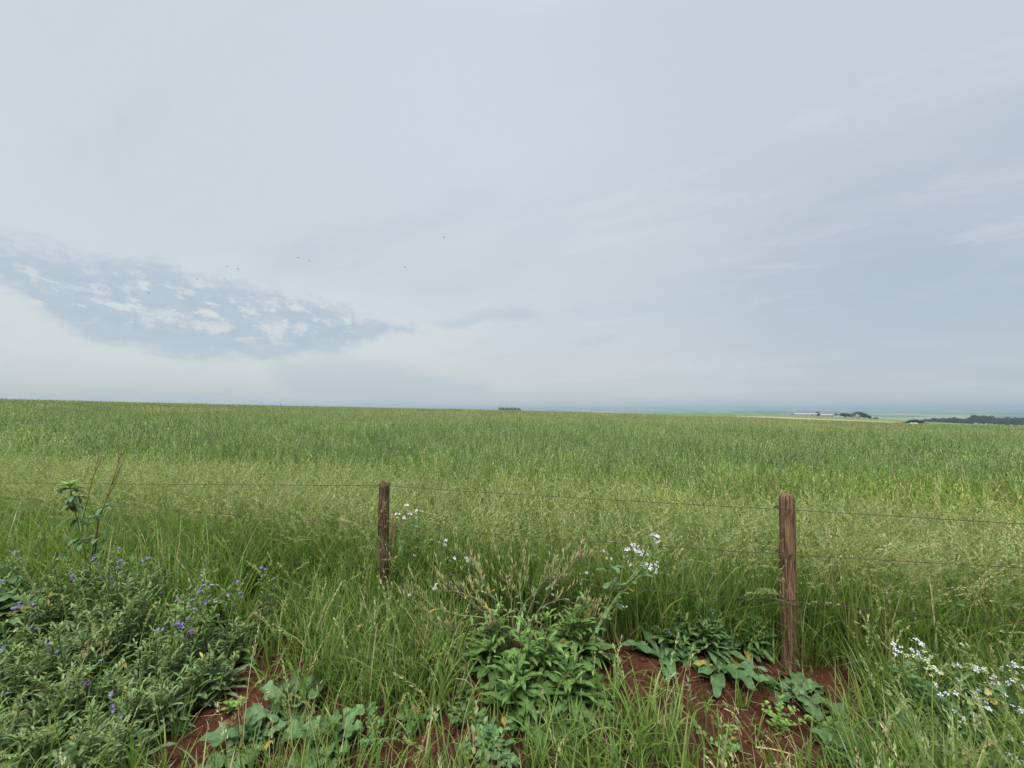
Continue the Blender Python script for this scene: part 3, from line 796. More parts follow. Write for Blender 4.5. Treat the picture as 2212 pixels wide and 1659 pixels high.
def bugloss(px_, Y_, ytop, label, seed, nfl=5, nst=3, col=LV_GREY, ros=10, tipc=LV_BRIGHT, width=1.0, group='purple-flowered weeds', name='bugloss_plant', lean=.22, leafL=.12, step=.0135, wavy=.07, taper=(1.15, 1.0, .62, .34), steep=0.0):
    g = np.random.default_rng(seed)
    u, _ = ray(px_, 900); x = u * Y_; z = gz(x, Y_)
    Ht = max(.18, at(px_, ytop, Y_)[2] - z)
    root = thing(name, label, 'weed', (x, Y_, z), 0, group)
    st = MB(); fo = MB()
    for i in range(ros):
        a_ = g.uniform(0, 2 * PI); L = g.uniform(.7, 1.35) * leafL * 1.25
        leaf(fo, (.01 * math.cos(a_), .01 * math.sin(a_), .01), a_, g.uniform(.35, 1.1), L, L * g.uniform(.17, .26) * width, g.uniform(.6, 1.5), np.array(col) * g.uniform(.8, 1.05), g, 'lance', .3, wavy)
    tips = []
    for i in range(nst):
        a_ = g.uniform(0, 2 * PI); h_ = Ht * (1.0 if i == 0 else g.uniform(.62, .95))
        P = arc((g.uniform(-.04, .04), g.uniform(-.04, .04), -.01), a_, g.uniform(.02, lean) if i else .03, g.uniform(-.12, .2), h_, 9, g, .004)
        tube(st, P, np.linspace(.0052, .0022, 9), np.array((.11, .15, .05)), 5)
        nl = int(h_ / step)
        for j in range(nl):
            t = .08 + .9 * j / nl
            p = at_path(P, t); f = t
            L = leafL * np.interp(f, [0, .25, .6, 1], taper) * g.uniform(.75, 1.2)
            cc = np.array(col) * (1 - f ** 2) + np.array(tipc) * f ** 2
            leaf(fo, p, j * 2.4 + g.uniform(-.4, .4), np.interp(f, [0, .6, 1], [.45, .65 + steep, 1.05 + steep * .5]) + g.uniform(-.2, .2), L, L * g.uniform(.19, .28) * width, g.uniform(.5, 1.2), cc, g, 'lance', .3, wavy, 7)
        # short side branches carrying the flowers in the upper half
        nb = max(2, int(h_ * 9))
        for j in range(nb):
            t = g.uniform(.5, .97); p = at_path(P, t); a2 = g.uniform(0, 2 * PI)
            Q = arc(p, a2, g.uniform(.4, .9), g.uniform(-.1, .8), g.uniform(.03, .10), 5)
            tube(st, Q, np.linspace(.0022, .0012, 5), (.13, .18, .06), 4)
            for m_ in range(8):
                q_ = at_path(Q, .2 + .8 * m_ / 8)
                leaf(fo, q_, a2 + g.uniform(-1.6, 1.6), g.uniform(.2, 1.2), g.uniform(.018, .036), g.uniform(.006, .010), .6, np.array(tipc) * g.uniform(.75, 1.05), g, 'lance', .3, .05, 4)
            tips.append((Q[-1], Q[-1] - Q[-2] + np.array([0, 0, .01])))
    st.build('stem', M_STEM, root); fo.build('foliage', M_LEAF, root)
    if nfl and tips:
        tips.sort(key=lambda t_: -t_[0][2])
        use = tips[:max(3, int(len(tips) * .75))]
        for i in range(nfl):
            p, d = use[int(g.integers(len(use)))]
            dd = np.array(d) / np.linalg.norm(d) + g.normal(0, .45, 3) + np.array([0, -.5, .3])
            put_flower(F_PINK if g.random() < .08 else F_PURPLE, root, tuple(p + g.normal(0, .009, 3)), dd, g, g.uniform(.65, .95))
    return root

BG = 'purple-flowered weeds'
bl = [  # px, distance, top, flowers, stems, seed, label
    (272, 2.45, 1178, 14, 3, 11, 'tallest purple-flowered weed of the left patch, rising in front of the grass'),
    (465, 2.35, 1232, 9, 2, 12, 'purple-flowered weed with a flower spray at the right end of the left patch'),
    (585, 2.65, 1226, 4, 1, 13, 'thin weed with one purple flower tip standing alone in the grass'),
    (398, 2.12, 1305, 13, 3, 14, 'weed with a dense cluster of violet flowers in the middle of the left patch'),
    (92, 2.25, 1292, 8, 3, 15, 'weed with pale lilac flowers beside the broad spade-shaped leaves'),
    (128, 2.02, 1378, 3, 3, 16, 'weed with two lilac flowers below the spade-leaved plant'),
    (243, 2.0, 1432, 6, 3, 17, 'short weed with two purple blooms in a dark gap of the left patch'),
    (318, 1.88, 1478, 3, 2, 18, 'pale-tipped weed with a single purple bloom beside the bare red soil'),
    (18, 1.86, 1508, 6, 3, 19, 'low weed with small violet flowers at the left edge of the photo'),
        (225, 2.62, 1172, 10, 3, 21, 'purple-flowered weed left of the tallest one, its tip level with the dry stalk foot'),
        (345, 2.55, 1200, 8, 3, 22, 'purple-flowered weed between the tallest one and the right-end flower spray'),
        (168, 2.5, 1190, 5, 3, 23, 'weed with few mauve flowers at the foot of the tall leafy stem'),
        (430, 2.22, 1270, 8, 3, 24, 'blue-violet flowered weed just below the right-end flower spray'),
        (40, 2.55, 1215, 4, 3, 25, 'tall pale-tipped weed with few lilac flowers by the left edge'),
        (508, 2.5, 1258, 4, 2, 26, 'slender weed with faint violet flowers at the right rim of the left patch')]
for (a, b, c_, nf, nst, sd_, lab) in bl:
    if lab: bugloss(a, b, c_, lab, sd_, nf + 2, nst + 2, lean=.24, width=.75, leafL=.115, taper=(1.1, .8, .42, .26), steep=.3, ros=7)
LEAFY = 'leafy weed without flowers, long grey-green leaves, packed among the purple-flowered weeds'
for i, (a, b, c_) in enumerate([(35, 2.45, 1255), (345, 2.35, 1240), (190, 2.2, 1300), (165, 1.88, 1450), (60, 1.74, 1520), (235, 1.72, 1510), (330, 1.76, 1550), (430, 2.28, 1310),
                                (-70, 2.05, 1340), (-90, 1.8, 1450), (160, 2.45, 1290), (500, 2.18, 1385), (120, 1.72, 1560), (250, 2.2, 1340), (40, 2.05, 1380), (-20, 1.68, 1560), (290, 2.0, 1430), (400, 1.98, 1445), (320, 2.55, 1235), (430, 2.5, 1275), (220, 2.55, 1225), (130, 2.65, 1215), (525, 2.4, 1330), (30, 2.75, 1205), (255, 2.75, 1195), (380, 2.7, 1235), (85, 2.5, 1250), (460, 2.1, 1400), (480, 2.7, 1265), (305, 2.35, 1240), (180, 2.55, 1215), (75, 2.7, 1195), (345, 2.62, 1215), (215, 2.4, 1255), (110, 2.35, 1270), (10, 2.6, 1215), (420, 2.4, 1285), (275, 2.25, 1320), (360, 2.15, 1350), (145, 2.1, 1365), (60, 2.0, 1400), (215, 1.95, 1425), (-40, 2.4, 1260), (320, 1.9, 1470), (100, 1.82, 1500), (420, 2.58, 1250)]):
    bugloss(a, b, c_, LEAFY, 400 + i, 0, 5, lean=.24, width=.85, leafL=.125, step=.0125, taper=(1.15, .95, .55, .32), steep=.2, group='leafy weeds of the left patch', name='leafy_weed', ros=6, col=((.145, .205, .088), (.125, .195, .072), (.155, .205, .102))[i % 3], tipc=(.20, .28, .10))

# leafy clump in the middle and the one left of the right post
for i, (a, b, c_, lab) in enumerate([
        (1070, 2.36, 1315, 'leafy weed shoot under the dry pods, left side of the middle clump'),
        (1165, 2.30, 1318, 'bright leafy weed shoot at the centre of the middle clump'),
        (1250, 2.42, 1285, 'tallest leafy shoot at the right rear of the middle clump'),
        (1120, 2.12, 1410, 'low leafy weed hanging over the dark gap below the middle clump'),
        (1225, 2.14, 1405, 'low leafy weed at the edge of the bare red soil, below the middle clump')]):
    bugloss(a, b, c_, lab, 70 + i, 0, 6, col=(.088, .160, .044), tipc=(.16, .26, .065), ros=14, width=1.0, wavy=.11, group='leafy shoots of the middle clump', name='leafy_weed', leafL=.19, step=.019, lean=.5)
for i, (a, b, c_, nf, lab) in enumerate([
        (1440, 2.62, 1322, 2, 'leafy weed with one tiny purple flower left of the right fence post'),
        (1520, 2.58, 1292, 0, 'broad bushy weed in the middle of the clump beside the right fence post'),
        (1592, 2.62, 1325, 0, 'bright green weed nearest the right fence post')]):
    bugloss(a, b, c_, lab, 80 + i, nf, 8, col=(.115, .200, .075), tipc=(.15, .26, .08), ros=20, width=1.0, group='leafy weeds beside the right post', name='leafy_weed', lean=.6, leafL=.15, step=.015, wavy=.10)

def rosette(px_, py_, rad, label, seed, n=12, col=LV_GLAUC, kind='lobed', group=None, up=(.15, .5), wid=.42, name='rosette_weed', layers=1, droop=(.3, .9)):
    g = np.random.default_rng(seed); p = gp(px_, py_)
    fo = MB()
    for i in range(n * layers):
        ly = i // n
        a_ = i * 2.4 + g.uniform(-.3, .3); L = rad * g.uniform(.7, 1.12) * (1 - .28 * ly)
        leaf(fo, (.008 * math.cos(a_), .008 * math.sin(a_), .012 + .012 * ly), a_, g.uniform(*up) + .38 * ly, L, L * wid * g.uniform(.85, 1.15), g.uniform(*droop), np.array(col) * g.uniform(.72, 1.15), g, kind, .30, .15, 14)
    cr = MB(); tube(cr, [(0, 0, -.02), (0, 0, .03)], [.012, .008], (.14, .19, .09), 6)
    root = thing(name, label, 'weed', p, 0, group)
    fo.build('foliage', M_LEAF, root); cr.build('stem', M_STEM, root)
    return root
rosette(1722, 1508, .19, 'flat grey-green rosette lying on bare soil in front of the right post', 201, 12, up=(.25, .65), droop=(.5, .9), wid=.48)
GB = 'big grey-green leaf clumps at the roadside'
rosette(632, 1545, .19, 'tall blue-green leaf clump beside the ball of dry grass', 202, 10, layers=3, group=GB, up=(.4, 1.0), wid=.46)
rosette(545, 1615, .20, 'blue-green leaf clump spreading over the red soil at the bottom edge', 203, 11, layers=3, group=GB, up=(.2, .75), wid=.46)
rosette(700, 1625, .18, 'mid-green leaf clump right of the blue-green ones at the bottom edge', 204, 11, layers=3, group=GB, up=(.3, .9), wid=.46, col=(.115, .205, .075))
rosette(1850, 1650, .18, 'blue-green leaf clump at the bottom edge below the flat rosette', 205, 10, layers=2, group=GB, up=(.2, .65), wid=.48)
rosette(905, 1560, .13, 'small leaf clump between two tufts near the lower middle soil patch', 206, 8, col=(.10, .19, .08), up=(.3, .8), wid=.4)
rosette(1990, 1630, .20, 'dark leaf clump half buried under grass in the lower right corner', 207, 9, layers=2, col=(.085, .15, .08), group=GB, up=(.3, .8), wid=.45)
# long leaves lying on the soil under the clump by the post
rosette(1555, 1452, .27, 'spread of long lance leaves drooping over the bare soil', 208, 14, col=(.10, .185, .075), kind='lance', up=(.1, .6), wid=.27, name='lance_leaf_weed', droop=(.3, .8))
rosette(1430, 1428, .25, 'long drooping lance leaves at the left of the clump above the soil', 209, 11, col=(.10, .18, .075), kind='lance', up=(.2, .7), wid=.25, name='lance_leaf_weed', droop=(.4, 1.0))

def broadleaf(px_, Y_, ytop, label, seed, n=14, col=LV_GREEN, size=.11):
    g = np.random.default_rng(seed); u, _ = ray(px_, 900); x = u * Y_; z = gz(x, Y_)
    Ht = at(px_, ytop, Y_)[2] - z
    root = thing('broad_leaf_weed', label, 'weed', (x, Y_, z), 0, 'broad-leaved weeds at the left')
    st = MB(); fo = MB()
    for i in range(4):
        a_ = g.uniform(0, 6.28); P = arc((0, 0, -.01), a_, g.uniform(.05, .4), g.uniform(-.2, .3), Ht * g.uniform(.7, 1), 7, g, .004)
        tube(st, P, np.linspace(.005, .0025, 7), (.12, .16, .06), 5)
        for j in range(n):
            p = at_path(P, g.uniform(.3, 1)); a2 = g.uniform(0, 6.28); L = size * g.uniform(.7, 1.3)
            leaf(fo, p, a2, g.uniform(.1, .8), L, L * g.uniform(.6, .75), g.uniform(.5, 1.3), np.array(col) * g.uniform(.8, 1.25), g, 'ovate', .25, .06, 8)
    st.build('stem', M_STEM, root); fo.build('foliage', M_LEAF, root)
broadleaf(205, 2.30, 1362, 'weed with broad pale spade-shaped leaves among the purple flowers', 221, 7, (.125, .215, .075), .13)
broadleaf(20, 2.35, 1275, 'dark broad-leaved weed at the left edge behind the lilac flowers', 222, 14, (.085, .155, .06), .13)
broadleaf(75, 2.6, 1225, 'dull green broad-leaved weed at the foot of the tall leafy stem', 223, 14, (.10, .18, .085), .10)
broadleaf(790, 2.35, 1400, 'small broad-leaved weed in deep grass below the left fence post', 224, 10, (.075, .15, .05), .09)

# small oval-leaved creepers on the soil
def oval_weed(px_, py_, rad, label, seed, n=70, col=(.16, .27, .06), h=.06, size=.028):
    g = np.random.default_rng(seed); p0 = gp(px_, py_)
    root = thing('creeping_weed', label, 'weed', p0, 0, 'small oval-leaved creepers')
    st = MB(); fo = MB()
    for i in range(max(4, n // 9)):
        a_ = g.uniform(0, 6.28); L = rad * g.uniform(.5, 1.1)
        P = arc((0, 0, .004), a_, g.uniform(.7, 1.35), g.uniform(-.5, .2), L, 7, g, .003)
        P[:, 2] = np.clip(P[:, 2], .004, h * 1.6)
        tube(st, P, .0011, (.16, .17, .07), 4)
        for j in range(9):
            p = at_path(P, .15 + .85 * j / 9); a2 = a_ + (1 if j % 2 else -1) * g.uniform(.5, 1.4)
            L2 = size * g.uniform(.7, 1.2)
            leaf(fo, p, a2, g.uniform(.2, .9), L2, L2 * g.uniform(.55, .75), g.uniform(.2, .9), np.array(col) * g.uniform(.8, 1.15), g, 'ovate', .2, .04, 5)
    st.build('stem', M_STEM, root); fo.build('foliage', M_LEAF, root)
oval_weed(1690, 1575, .16, 'bright creeping weed with small oval leaves below the flat rosette', 231, 90)
oval_weed(1770, 1572, .10, 'small bright sprig on the soil at the lower right of the rosette', 232, 40)
oval_weed(1560, 1625, .14, 'creeping oval-leaved weed at the foot of the bright grass tuft', 233, 70, (.12, .215, .06))
oval_weed(800, 1612, .17, 'creeping oval-leaved weed at the bottom edge left of the red soil gap', 234, 90, (.11, .215, .07))
oval_weed(1080, 1618, .20, 'leggy weed with small paired leaves at the bottom edge, middle of the photo', 235, 110, (.10, .185, .065), .16, .034)
oval_weed(1150, 1560, .17, 'leggy small-leaved weed in the shade of the middle clump', 236, 90, (.085, .165, .05), .15, .034)
oval_weed(1880, 1600, .09, 'tiny bright sprig beside the grass in the lower right', 237, 36, (.15, .25, .06))
oval_weed(505, 1535, .06, 'tiny two-leaved seedling on the red soil by the curved twig', 238, 18)

oval_weed(1010, 1560, .15, 'dark small-leaved weed above the lower middle soil patch', 239, 90, (.085, .16, .05), .14, .034)
oval_weed(1225, 1600, .17, 'small-leaved weed between the middle clump and the big bright tuft', 240, 90, (.095, .175, .055), .12, .032)
oval_weed(1060, 1655, .17, 'small-leaved weed cut by the bottom edge below the middle clump', 241, 90, (.11, .19, .07), .12, .034)
oval_weed(1300, 1560, .13, 'small-leaved weed at the left foot of the big bright tuft', 242, 60, (.10, .185, .06), .10, .03)

# ------------------------------------------------------------------ wild radish with white flowers
def radish(base, stems, label, seed, group='white-flowered weeds', leaves=8, thick=.005, stemcol=(.19, .27, .09)):
    """stems: list of (list of points after the base, list of (flower x, flower y, how many))) in world coordinates"""
    g = np.random.default_rng(seed)
    root = thing('white_flower_weed', label, 'weed', base, 0, group)
    st = MB(); fo = MB(); b = np.array(base)
    fl = []
    for path, clusters, th in stems:
        P = np.array([base] + list(path)) - b
        # smooth the broken line
        t = np.linspace(0, 1, len(P)); tt = np.linspace(0, 1, 14)
        Q = np.stack([np.interp(tt, t, P[:, i]) for i in range(3)], 1)
        for _ in range(2): Q[1:-1] = (Q[:-2] + 2 * Q[1:-1] + Q[2:]) / 4
        tube(st, Q, np.linspace(th, th * .35, 14), stemcol, 6)
        for j in range(leaves):
            p = at_path(Q, g.uniform(.05, .75)); L = g.uniform(.04, .10)
            leaf(fo, p, g.uniform(0, 6.28), g.uniform(.2, .9), L, L * g.uniform(.28, .4), g.uniform(.4, 1.2), np.array((.10, .185, .07)) * g.uniform(.8, 1.2), g, 'lobed', .25, .08, 9)
        for c_, m_, cream in clusters:
            c_ = np.array(c_) - b
            k_ = int(np.argmin(np.linalg.norm(Q - c_, axis=1)))
            j0 = Q[max(0, min(k_, 13) - 2)]
            S_ = np.stack([j0, (j0 + c_) / 2 + np.array([0, 0, -.012]), c_])
            tube(st, S_, [.0022, .0017, .0012], stemcol, 4)
            for i in range(m_):
                p = c_ + g.normal(0, 1, 3) * np.array([.017, .014, .012])
                tube(st, [c_ - np.array([0, 0, .012]), p], [.0009, .0008], stemcol, 4)
                fl.append((p, g.normal(0, .5, 3) + np.array([0, -.45, .9]), cream))
    st.build('stem', M_STEM, root)
    if fo.n: fo.build('foliage', M_LEAF, root)
    for p, d, cream in fl:
        put_flower(F_CREAM if g.random() < cream else F_WHITE[int(g.integers(2))], root, tuple(p), d, g, g.uniform(.58, .88))
    return root
Yb = 2.45
A = lambda x, y, dY=0.0, Yq=Yb: at(x, y, Yq + dY)
radish((at(1245, 1420, Yb)[0], Yb, gz(at(1245, 1420, Yb)[0], Yb)), [
    ([A(1310, 1318), A(1350, 1265), A(1388, 1215), A(1402, 1180)], [(A(1385, 1192), 6, 0), (A(1362, 1176), 4, 0), (A(1375, 1188, .02), 6, 0), (A(1352, 1198), 3, 0), (A(1350, 1183), 3, 0)], .0052),
    ([A(1320, 1305), A(1370, 1245), A(1405, 1205), A(1420, 1170)], [(A(1416, 1162), 5, .1), (A(1408, 1155), 3, 0), (A(1424, 1172), 2, .2), (A(1412, 1150), 3, 0)], .0045),
    ([A(1330, 1295), A(1380, 1245), A(1398, 1232)], [(A(1402, 1228), 5, 0), (A(1415, 1238), 4, 0), (A(1390, 1223), 3, 0), (A(1420, 1222), 3, 0), (A(1368, 1213), 3, 0)], .004),
    ([A(1310, 1320), A(1325, 1268), A(1316, 1218), A(1308, 1180)], [(A(1312, 1190), 2, .3), (A(1318, 1212), 2, .3)], .003),
    ([A(1310, 1322), A(1340, 1300)], [(A(1348, 1312), 3, 0)], .003)],
    'white-flowered weed with a thick pale stem leaning right across the wires', 301, stemcol=(.22, .29, .115))
Yc = 2.98
A2 = lambda x, y, dY=0.0: at(x, y, Yc + dY)
radish((at(868, 1260, Yc)[0], Yc, gz(at(868, 1260, Yc)[0], Yc)), [
    ([A2(868, 1200), A2(875, 1140), A2(882, 1100)], [(A2(878, 1094), 3, 0), (A2(884, 1112), 5, 0), (A2(874, 1118), 3, 0)], .004),
    ([A2(876, 1190), A2(890, 1140), A2(900, 1115)], [(A2(903, 1109), 4, 0), (A2(893, 1120), 3, 0)], .003),
    ([A2(862, 1190), A2(856, 1130)], [(A2(853, 1112), 4, 0), (A2(862, 1110), 2, 0)], .003)],
    'white-flowered weed standing just right of the left fence post', 302)
# right-hand patch
rp = [  # base px, Y, clusters [(x, y, n, cream)], label
    (2010, 2.05, [(1934, 1404, 5, .2), (1946, 1410, 3, .2), (1975, 1412, 6, .1), (1990, 1388, 5, .2), (2000, 1420, 6, .4), (1996, 1402, 5, .1)], 'white-flowered weed at the left end of the right-hand flower patch', 311),
    (2030, 1.98, [(2012, 1440, 6, .6), (2022, 1452, 5, .7), (2036, 1490, 4, 0), (2020, 1482, 3, .4), (2004, 1446, 4, .8)], 'white-flowered weed whose yellowish buds bunch below the first flowers', 312),
    (2085, 2.05, [(2072, 1441, 7, 0), (2098, 1440, 5, .2), (2102, 1452, 6, 0), (2080, 1476, 3, .2), (2085, 1395, 4, .5)], 'white-flowered weed with the brightest pair of blooms in the right-hand patch', 313),
    (2150, 1.98, [(2140, 1478, 5, .1), (2150, 1484, 6, 0), (2120, 1500, 5, .7), (2108, 1506, 4, .6), (2132, 1455, 4, .6)], 'white-flowered weed in the middle of the right-hand patch, blooms low', 314),
    (2200, 2.02, [(2190, 1435, 6, .1), (2180, 1450, 4, .3), (2198, 1485, 6, .4), (2186, 1462, 5, .3)], 'white-flowered weed at the right edge of the photo, upper blooms', 315),
    (2120, 1.86, [(2122, 1522, 4, 0), (2126, 1534, 3, 0), (2072, 1555, 7, .5), (2076, 1548, 4, .3), (2204, 1538, 7, 0)], 'low white-flowered weed over dark leaves in the right-hand patch', 316),
    (2190, 1.74, [(2195, 1600, 8, 0), (2180, 1632, 8, .1), (2195, 1645, 7, 0), (2140, 1638, 5, .5), (2132, 1648, 3, .2)], 'white-flowered weed in the lower right corner with the largest blooms', 317)]
for bx, Yq, cl, lab, sd_ in rp:
    xb = at(bx, 1600, Yq)[0]; zb = gz(xb, Yq); gg = np.random.default_rng(sd_)
    stems = []
    for (fx, fy, n_, cr_) in cl:
        tp = np.array(at(fx, fy, Yq + gg.uniform(-.04, .04))); b_ = np.array((xb, Yq, zb))
        mid_ = b_ * .45 + tp * .55 + np.array([gg.uniform(-.03, .03), gg.uniform(-.03, .03), .02])
        stems.append(([tuple(mid_), tuple(tp - np.array([0, 0, .012]))], [(tuple(tp), n_, cr_)], .003))
    radish((xb, Yq, zb), stems, lab, sd_, leaves=9, stemcol=(.15, .215, .075))

# ------------------------------------------------------------------ seeding bush of arching stems with upright pods, middle
def pod_bush():
    g = np.random.default_rng(401)
    Yp = 2.50
    b = at(1100, 1440, Yp); base = (b[0], Yp, gz(b[0], Yp)); bb = np.array(base)
    root = thing('seeding_weed', 'sprawling weed of arching brown stems with rows of upright seed pods', 'weed', base)
    st = MB(); pods = MB(); fo = MB()
    GREENS = [(.24, .28, .10), (.20, .25, .09), (.30, .30, .13)]; TANS = [(.40, .30, .18), (.30, .23, .15), (.46, .38, .20), (.32, .20, .14)]
    paths = [
        ([(1090, 1345), (1010, 1300), (960, 1255), (925, 1215)], .15, .8, .0032), ([(1060, 1395), (990, 1408), (930, 1402), (880, 1385)], -.25, .5, .003),
        ([(1150, 1340), (1200, 1255), (1240, 1215), (1268, 1178)], .0, .95, .0032), ([(1140, 1320), (1170, 1255), (1215, 1218), (1280, 1195)], .12, .7, .0028),
        ([(1090, 1330), (1000, 1335), (930, 1310), (880, 1262), (868, 1240)], -.1, .25, .003), ([(1040, 1420), (980, 1385), (925, 1330), (890, 1285)], -.2, .2, .003),
        ([(1080, 1320), (1050, 1260), (1020, 1215), (985, 1190)], .2, .3, .0025), ([(1110, 1320), (1095, 1255), (1080, 1215), (1062, 1175)], .2, .3, .0025),
        ([(1130, 1310), (1120, 1265), (1130, 1215), (1140, 1170)], .25, .3, .0025), ([(1160, 1315), (1210, 1290), (1255, 1310), (1290, 1322)], -.05, .9, .0028),
        ([(1020, 1432), (960, 1440), (900, 1455), (852, 1448)], -.35, .15, .003), ([(1080, 1345), (1030, 1290), (975, 1275), (935, 1280)], .1, .25, .0025),
        ([(1170, 1330), (1230, 1330), (1280, 1345), (1330, 1330)], .0, .5, .0025), ([(1100, 1315), (1060, 1290), (1040, 1250), (1035, 1215)], .1, .4, .0024),
        ([(1120, 1315), (1160, 1280), (1180, 1235), (1190, 1195)], .15, .4, .0024), ([(1100, 1350), (1040, 1345), (985, 1360), (950, 1350)], -.3, .7, .0026)]
    flw = [(975, 1210, 2), (1006, 1210, 3), (942, 1269, 3), (890, 1206, 1), (1022, 1218, 1), (880, 1290, 1), (1196, 1278, 1), (1265, 1235, 2), (965, 1172, 2)]
    ends = []; podlist = []
    for path, dy_, tan, th in paths:
        m_ = len(path)
        P = [bb * 0] + [np.array(at(x, y, Yp + dy_ * (i + 1) / m_)) - bb for i, (x, y) in enumerate(path)]
        P = np.array(P); t = np.linspace(0, 1, len(P)); tt = np.linspace(0, 1, 18)
        Q = np.stack([np.interp(tt, t, P[:, i]) for i in range(3)], 1)
        for _ in range(3): Q[1:-1] = (Q[:-2] + 2 * Q[1:-1] + Q[2:]) / 4
        Q[1:] += g.normal(0, .003, (17, 3))
        sc_ = np.array((.17, .145, .095)) if tan > .4 else np.array((.20, .21, .10))
        tube(st, Q, np.linspace(th * 1.25, .0014, 18), sc_ * g.uniform(.85, 1.2), 5)
        ends.append(Q[-1])
        subs = [Q]
        for i in range(4):                                   # finer side stems
            t0 = g.uniform(.35, .8); p = at_path(Q, t0); d = at_path(Q, min(1, t0 + .1)) - p
            a_ = math.atan2(d[1], d[0]) + g.uniform(-.9, .9)
            q_ = arc(p, a_, g.uniform(.6, 1.35), g.uniform(-.2, .6), g.uniform(.10, .22), 9, g, .003)
            tube(st, q_, np.linspace(.0016, .0007, 9), sc_ * g.uniform(.9, 1.2), 4); subs.append(q_)
        for si, q_ in enumerate(subs):
            npd = 16 if si == 0 else 8
            for j in range(npd):
                t0 = g.uniform(.4 if si == 0 else .15, 1.0); p = at_path(q_, t0)
                d = at_path(q_, min(1, t0 + .06)) - at_path(q_, t0 - .06); d /= np.linalg.norm(d) + 1e-9
                up = d * .45 + np.array([0, 0, 1.0]) + g.normal(0, .22, 3); up /= np.linalg.norm(up)
                L = g.uniform(.026, .045)
                p1 = p + (up + d * .4) * .010
                cc = np.array(TANS[int(g.integers(4))] if g.random() < tan * .5 else GREENS[int(g.integers(3))]) * g.uniform(.85, 1.15)
                podlist.append(([p, p1, p1 + up * L * .25, p1 + up * L * .55, p1 + up * L], cc))
        for j in range(7):
            p = at_path(Q, g.uniform(.15, .6)); L = g.uniform(.03, .07)
            leaf(fo, p, g.uniform(0, 6.28), g.uniform(.0, .8), L, L * .35, g.uniform(.4, 1.2), np.array((.13, .20, .075) if g.random() > .1 else (.45, .30, .06)) * g.uniform(.8, 1.1), g, 'lobed', .3, .08, 7)
    st.build('stem', M_STEM, root); 
    order = g.permutation(len(podlist))
    for oi, i in enumerate(order):
        pm = MB() if oi < 100 else pods
        tube(pm, podlist[i][0], [.0008, .0013, .0036, .0030, .0005], podlist[i][1], 5)
        if oi < 100: pm.build('seed_pod', M_STEM, root)
    pods.build('seed_pods', M_STEM, root)['kind'] = 'stuff'
    fo.build('foliage', M_LEAF, root)
    s2 = MB()
    for x, y, n_ in flw:
        c_ = np.array(at(x, y, Yp + g.uniform(0, .25))) - bb
        e = min(ends, key=lambda e_: np.linalg.norm(e_ - c_)) 
        tube(s2, [c_ * .75 + e * .25 + np.array([0, 0, -.10]), c_ + np.array([0, 0, -.04]), c_], [.0016, .0013, .001], (.2, .24, .1), 4)
        for i in range(n_):
            p = c_ + g.normal(0, .011, 3)
            put_flower(F_WHITE[int(g.integers(2))], root, tuple(p), g.normal(0, .5, 3) + np.array([0, -.5, .8]), g, g.uniform(.7, 1.0))
    s2.build('flower_stalks', M_STEM, root)
pod_bush()

# ------------------------------------------------------------------ tall leafy stem and dry forked stalks at the left
def tall_stem():
    g = np.random.default_rng(411); Yq = 2.75
    b = at(195, 1330, Yq); base = (b[0], Yq, gz(b[0], Yq)); bb = np.array(base)
    root = thing('tall_leafy_weed', 'tall dark leaning stem with drooping leaf tiers above the left weed patch', 'weed', base)
    pts_ = np.array([bb * 0] + [np.array(at(x, y, Yq)) - bb for x, y in [(192, 1240), (172, 1150), (158, 1085), (150, 1048)]])
    tt = np.linspace(0, 1, 14); t = np.linspace(0, 1, len(pts_)); Q = np.stack([np.interp(tt, t, pts_[:, i]) for i in range(3)], 1)
    for _ in range(2): Q[1:-1] = (Q[:-2] + 2 * Q[1:-1] + Q[2:]) / 4
    st = MB(); fo = MB(); tube(st, Q, np.linspace(.006, .003, 14), (.11, .13, .06), 6)
    for tq, m_, L, up, cc in [(.99, 14, .075, .7, LV_BRIGHT), (.93, 12, .095, .1, (.10, .17, .06)), (.84, 9, .10, -.2, LV_DARK), (.74, 9, .10, -.4, LV_DARK), (.60, 7, .09, -.2, (.06, .11, .045)), (.45, 8, .10, .1, (.08, .14, .055))]:
        for j in range(m_):
            leaf(fo, at_path(Q, min(1, tq + g.uniform(-.02, .02))), g.uniform(0, 6.28), up + g.uniform(-.3, .3), L * g.uniform(.6, 1.1), L * .32, g.uniform(.5, 1.2), np.array(cc) * g.uniform(1.0, 1.4), g, 'lance', .35, .05, 7)
    Q2 = np.array([np.array(at(x, y, Yq + .05)) - bb for x, y in [(195, 1290), (205, 1200), (212, 1130), (222, 1095)]])
    tube(st, Q2, [.006, .005, .004, .003], (.06, .07, .035), 5)
    for j in range(22):
        leaf(fo, at_path(Q2, g.uniform(.35, 1)), g.uniform(0, 6.28), g.uniform(-.3, .8), g.uniform(.06, .10), .032, g.uniform(.5, 1.2), np.array((.11, .18, .07)) * g.uniform(.8, 1.2), g, 'lance', .35, .05, 7)
    st.build('stem', M_STEM, root); fo.build('foliage', M_LEAF, root)
tall_stem()
